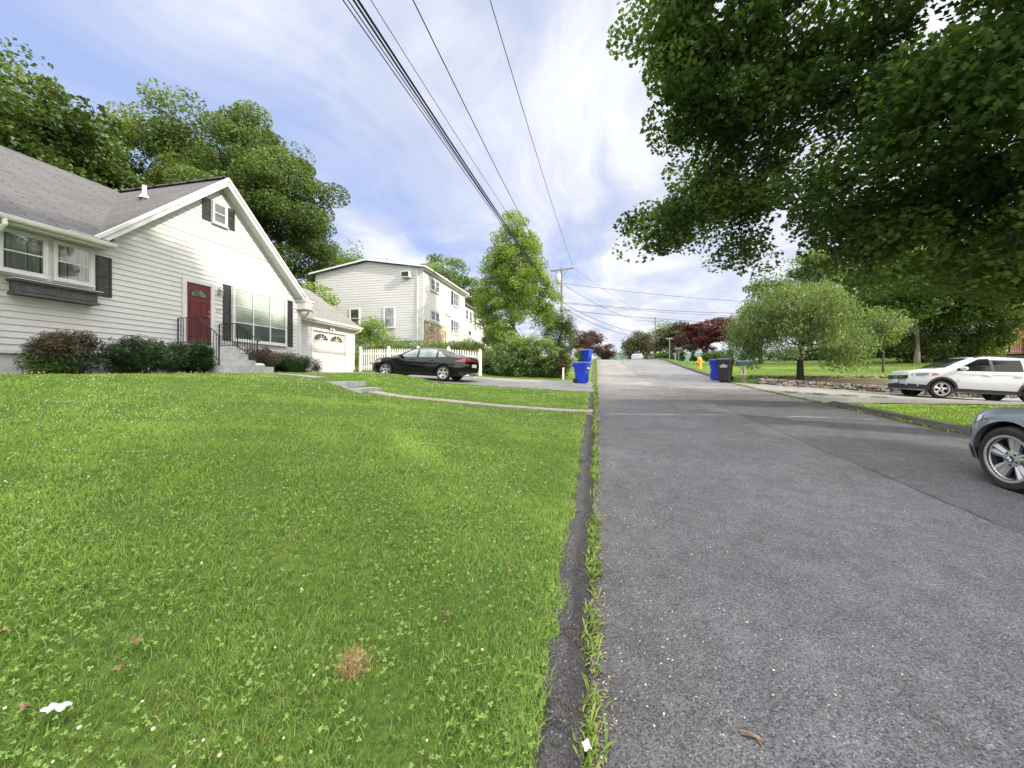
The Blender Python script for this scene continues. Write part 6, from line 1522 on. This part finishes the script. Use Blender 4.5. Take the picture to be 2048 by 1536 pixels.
V[:, 4] = np.stack([X+tx*ln*.8, Y+ty*ln*.8, Z+ln*el*.75], 1); b = np.arange(n)[:, None]*5; tt = r.random(n)
struct(np_mesh('gutter_weeds', V.reshape(-1, 3), [b+[0, 1, 2, 3], b+[3, 2, 4]], 'weed_leaf', None, np.concatenate([tt, tt])), 'stuff')
# sand and straw crumbs in the seam, petals and flakes on the asphalt
def flakes(name, X, Y, Z, size, m, seed, shape='rhomb'):
    r = np.random.default_rng(seed); return struct(leaves(name, np.stack([X, Y, Z], 1), size, r.random(len(X)), m, None, r, shape, 2.2), 'stuff')
n = 3000; Y = .7+rng.random(n)**1.4*12; X = rng.normal(.03, .035, n); flakes('seam_litter', X, Y, road_z(Y)+.006, .020, 'straw', 1, 'blade')
n = 420; Y = .75+rng.random(n)**1.6*7; X = np.abs(rng.normal(0, 1, n))**1.3*.5+.04; flakes('road_petals', X, Y, road_z(Y)+.03*(1-(2*X/RW-1)**2)+.004, .010, 'petal', 2)
n = 120; Y = .75+rng.random(n)*5; X = rng.random(n)*3.5; flakes('road_petals', X, Y, road_z(Y)+.03*(1-(2*X/RW-1)**2)+.004, .009, 'petal', 3)
# right curb weeds
n = 2600; Y = 4+rng.random(n)*16; X = RW+rng.normal(-.01, .05, n); dens = .5+.5*np.sin(Y*2.1+1); kp = rng.random(n) < .15+.7*dens**2; X, Y = X[kp], Y[kp]
r = np.random.default_rng(8); struct(leaves('gutter_weeds', np.stack([X, Y, road_z(Y)+.03], 1), .075, r.random(len(X)), 'weed_leaf', None, r, 'blade', .2), 'stuff')
n = 900; t_ = rng.random(n); X = RW+.35+t_*2.6+rng.normal(0, .05, n); Y = 15.6-t_*1.2+rng.normal(0, .06, n); kp = np.sin(t_*23)+rng.normal(0, .4, n) > .2; X, Y = X[kp], Y[kp]
r = np.random.default_rng(9); struct(leaves('drive_weeds', np.stack([X, Y, H0(X, Y)+.05], 1), .08, r.random(len(X)), 'weed_leaf', None, r, 'blade', .3), 'stuff')

# ------------------------------------------------------------------ litter
def dead_leaf(label, px, py, s, seed, z=.045):
    r = random.Random(seed); x, y = lawn_point(px, py); k = MB(); n = 11; rot = r.uniform(0, 6.28); P = []
    for i in range(n):
        a = 2*math.pi*i/n; q = s*(.55+.45*abs(math.sin(a*2.5+seed)))*r.uniform(.8, 1.1); P.append((q*math.cos(a+rot), q*.8*math.sin(a+rot), s*.45*math.sin(a*2+seed)+r.uniform(0, .2)*s))
    k.add([(0, 0, 0)]+P, [(0, i+1, (i+1) % n+1) for i in range(n)]); k.tube([(0, 0, .0), (-s*.9, s*.5, s*.3)], .0015, 5)
    zz = (Hf(x, y) if x < -.2 else float(road_z(y)))+z
    k.v = [(a+x, b+y, c+zz) for a, b, c in k.v]; return tag(k.build('dead_leaf', 'dead_leaf', None), label, 'leaf', 'dead leaves on the lawn')
dead_leaf('largest curled brown leaf on the lawn at lower left', 270, 1302, .030, 1); dead_leaf('brown leaf lying just below the largest curled leaf', 246, 1362, .020, 2)
dead_leaf('tan leaf in the grass between the bare patch and the curb', 891, 1245, .026, 3); dead_leaf('dull brown leaf in the grass close to the curb', 1054, 1331, .017, 4)
dead_leaf('small tan leaf in the grass farther up near the curb', 1022, 1158, .024, 5); dead_leaf('dark brown leaf beside the white paper scrap at lower left', 50, 1445, .026, 6); dead_leaf('half-buried brown leaf at the left edge of the lawn', 8, 1287, .026, 7)
def scrap(label, px, py, s, sx, rot, z, seed):
    r = random.Random(seed); x, y = lawn_point(px, py); k = MB(); nx, ny = 9, 6; zz = (Hf(x, y) if x < -.2 else float(road_z(y)))+z
    for i in range(nx):
        for j in range(ny):
            a, b = (i/(nx-1)-.5)*s*sx, (j/(ny-1)-.5)*s; e = r.uniform(.8, 1.1); k.v.append((x+(a*math.cos(rot)-b*math.sin(rot))*e, y+(a*math.sin(rot)+b*math.cos(rot))*e, zz+s*.22*math.sin(i*1.7+j)*r.uniform(.4, 1)))
    for i in range(nx-1):
        for j in range(ny-1): k.f.append([i*ny+j, (i+1)*ny+j, (i+1)*ny+j+1, i*ny+j+1]); k.mi.append(0)
    return tag(k.build('paper_scrap', 'paper', None, True), label, 'paper')
scrap('crumpled white paper scrap in the clover at lower left', 113, 1447, .036, 2.1, .35, .055, 1); scrap('small white paper scrap by the gutter weeds at the bottom', 1173, 1462, .028, 1.5, 1.9, .05, 2)
def road_point(px, py):
    u = (px-1024)/770; v = (755-py)/770; dx, dy = RGT*u+FWD
    for d in np.arange(.8, 60, .01):
        if v*d <= float(road_z(dy*d)): return float(dx*d+.035), float(dy*d)
def twig(label, pts, r_, m='stick_wood', fork=None, name='stick'):
    P = [road_point(*q) for q in pts]; P = [(x, y, float(road_z(y))+.03*(1-(2*x/RW-1)**2)+r_+.003) for x, y in P]; k = MB(); n = len(P); k.tube(P, [r_*(1.1-.5*i/(n-1)) for i in range(n)], 8)
    if fork:
        x, y = road_point(*fork); k.tube([P[-2], (x, y, float(road_z(y))+.03*(1-(2*x/RW-1)**2)+.004)], [r_*.6, r_*.25], 6)
    return tag(k.build(name, m, None, True), label, 'stick')
twig('broken forked stick lying on the asphalt near the bottom edge', [(1480, 1475), (1500, 1484), (1513, 1490), (1527, 1496)], .0085, fork=(1528, 1509))
twig('thin grey twig on the road next to the gutter weeds', [(1198, 1210), (1215, 1224), (1236, 1240)], .0025, 'weathered_wood', name='twig')
twig('thin twig farther up the road with bits of leaf around it', [(1232, 970), (1250, 977), (1265, 985)], .004, 'weathered_wood', name='twig')

# ------------------------------------------------------------------ utility poles and wires
def pole(label, x, y, top, arm_z, ax, ay, can=True, r=.13):
    z = Hf(x, y); t = thing('utility_pole', label, 'pole', (x, y, z), 0, 'wooden utility poles')
    k = MB(); k.tube([(x, y, z-.5), (x, y, (z+top)/2), (x, y, top)], [r*1.25, r*1.08, r*.85], 12); k.build('shaft', 'pole_wood', t, True)
    k = MB(); k.bar((x-ax-.0, y-ay-.12, arm_z), (x+ax, y+ay-.12, arm_z), .09, .12)
    for s in (-1, 1): k.bar((x+s*ax*.6, y+s*ay*.6-.17, arm_z-.04), (x, y-.15, arm_z-.7), .03)
    k.build('crossarm', 'pole_wood', t)
    for s in (-1, -.45, .5, 1):
        k = MB(); k.lathe([(.03, 0), (.055, .04), (.03, .07), (.05, .10), (0, .14)], 10, Matrix.Translation((x+s*ax*.96, y+s*ay*.96-.12, arm_z+.06))); k.build('insulator', 'galvanized', t, True)
    if can:
        k = MB(); T = Matrix.Translation((x-.30, y-.28, arm_z-1.35)); k.lathe([(0, 0), (.20, 0), (.23, .05), (.23, .85), (.20, .92), (0, .95)], 16, T)
        k.lathe([(.04, .92), (.06, 1.0), (.03, 1.12), (0, 1.12)], 8, Matrix.Translation((.07, .0, 0)) @ T); k.build('transformer', 'galvanized', t, True)
        k = MB(); k.tube([(x-.2, y-.2, arm_z-.4), (x-ax*.9, y-ay*.9-.12, arm_z+.1)], .012, 5); k.build('jumper', 'wire_black', t)
    return t
P1 = (-3.0, 36.0); pole('near utility pole with transformer behind the round evergreen', *P1, 10.25, 10.0, 1.06, -.30)
P2 = (9.95, 68.6); pole('far utility pole at the top of the rise on the right', *P2, 10.2, 9.5, 1.2, .1, False, .15)
k = MB(); k.box(P2[0]-.85, P2[0]-.35, P2[1]-.3, P2[1]-.25, 4.0, 4.45); tag(k.build('pole_notice', 'sign_white', None), 'small white notice board on the far utility pole', 'sign')
def wire(label, pts, r_=.012, sag=0., n=22):
    """polyline of catenary-like spans"""
    P = []
    for a, b in zip(pts[:-1], pts[1:]):
        a, b = Vector(a), Vector(b)
        for i in range(n+1):
            q = i/n; p = a.lerp(b, q); p.z -= sag*4*q*(1-q); P.append(p)
    k = MB(); k.tube(P, r_*1.05, 6); return tag(k.build('overhead_wire', 'wire_black', None), label, 'wire', 'overhead wires')
def through(px, py, z):      # 3-D point of given height on the ray of a photo pixel
    d = z*770/(755-py); u = (px-1024)/770; x, y = RGT*u*d+FWD*d; return Vector((x, y, z))
def span(label, a, px, zt, r_, sag, z0):
    """from the pole at a, over the frame's top edge at px, on to the next pole behind the camera"""
    a = Vector(a); m_ = through(px, 0, zt); d = (m_-a); t_end = (-9-a.y)/d.y; e = a+d*t_end; e.z = z0
    q = 1/t_end; straight = a.z+(z0-a.z)*q; s_ = (straight-zt)/(4*q*(1-q)); return wire(label, [a, e], r_, s_, 40)
ax, ay = 1.06, -.30
span('rightmost single wire running overhead to the near pole\'s right arm end', (P1[0]+ax, P1[1]+ay-.12, 10.15), 983, 9.3, .011, 0, 10)
span('wire running overhead to the left end of the near pole\'s crossarm', (P1[0]-ax, P1[1]-ay-.12, 10.15), 829, 9.3, .016, 0, 10)
span('thin wire just left of the crossarm wire overhead', (P1[0]-.3, P1[1]-.1, 8.9), 745, 8.0, .009, 0, 9)
for i, (px, zt, r_, za, lab) in enumerate(((690, 6.6, .011, 6.9, 'leftmost thin wire of the overhead cable bundle'), (700, 6.7, .011, 7.05, 'second thin wire of the overhead bundle, just left of the thick cables'), (711, 6.6, .020, 7.2, 'left thick black cable of the overhead bundle'), (720, 6.7, .024, 7.35, 'right thick black cable of the overhead bundle'))):
    span(lab, (P1[0]-.12, P1[1]-.1, za), px, zt, r_, 0, za)
wire('long wire crossing the street from the near pole to the right-hand trees', [(P1[0]+.15, P1[1], 8.75), (22.8, 45.6, 7.5)], .016, .35)
wire('wire from the near pole sloping steeply to the far pole\'s crossarm', [(P1[0]+.15, P1[1], 8.65), (P2[0]-1.1, P2[1]-.12, 9.55)], .018, .8)
wire('paler companion wire above the steep wire to the far pole', [(P1[0]+ax, P1[1]+ay, 10.1), (P2[0]+1.1, P2[1], 9.6)], .010, .6)
wire('telephone cable from the near pole to the far pole, upper one', [(P1[0]+.14, P1[1], 6.9), (P2[0]-.15, P2[1], 7.6)], .022, .9); wire('telephone cable from the near pole to the far pole, lower one', [(P1[0]+.14, P1[1], 6.45), (P2[0]-.15, P2[1], 7.0)], .022, 1.0)
wire('upper of the flat cables crossing low to the right', [(P1[0]+.14, P1[1], 7.0), (27, 50, 7.4)], .020, .55); wire('middle of the flat cables crossing low to the right', [(P1[0]+.14, P1[1], 6.9), (27, 50, 6.9)], .014, .5); wire('lower of the flat cables crossing low to the right', [(P1[0]+.14, P1[1], 6.3), (27, 50, 6.0)], .020, .5)
wire('service drop from the near pole to the two-storey house, upper', [(P1[0]-.15, P1[1], 8.5), (-12.0, 34.2, 7.7)], .012, .25); wire('service drop from the near pole to the two-storey house, lower', [(P1[0]-.15, P1[1], 8.2), (-12.9, 39, 7.3)], .012, .25)
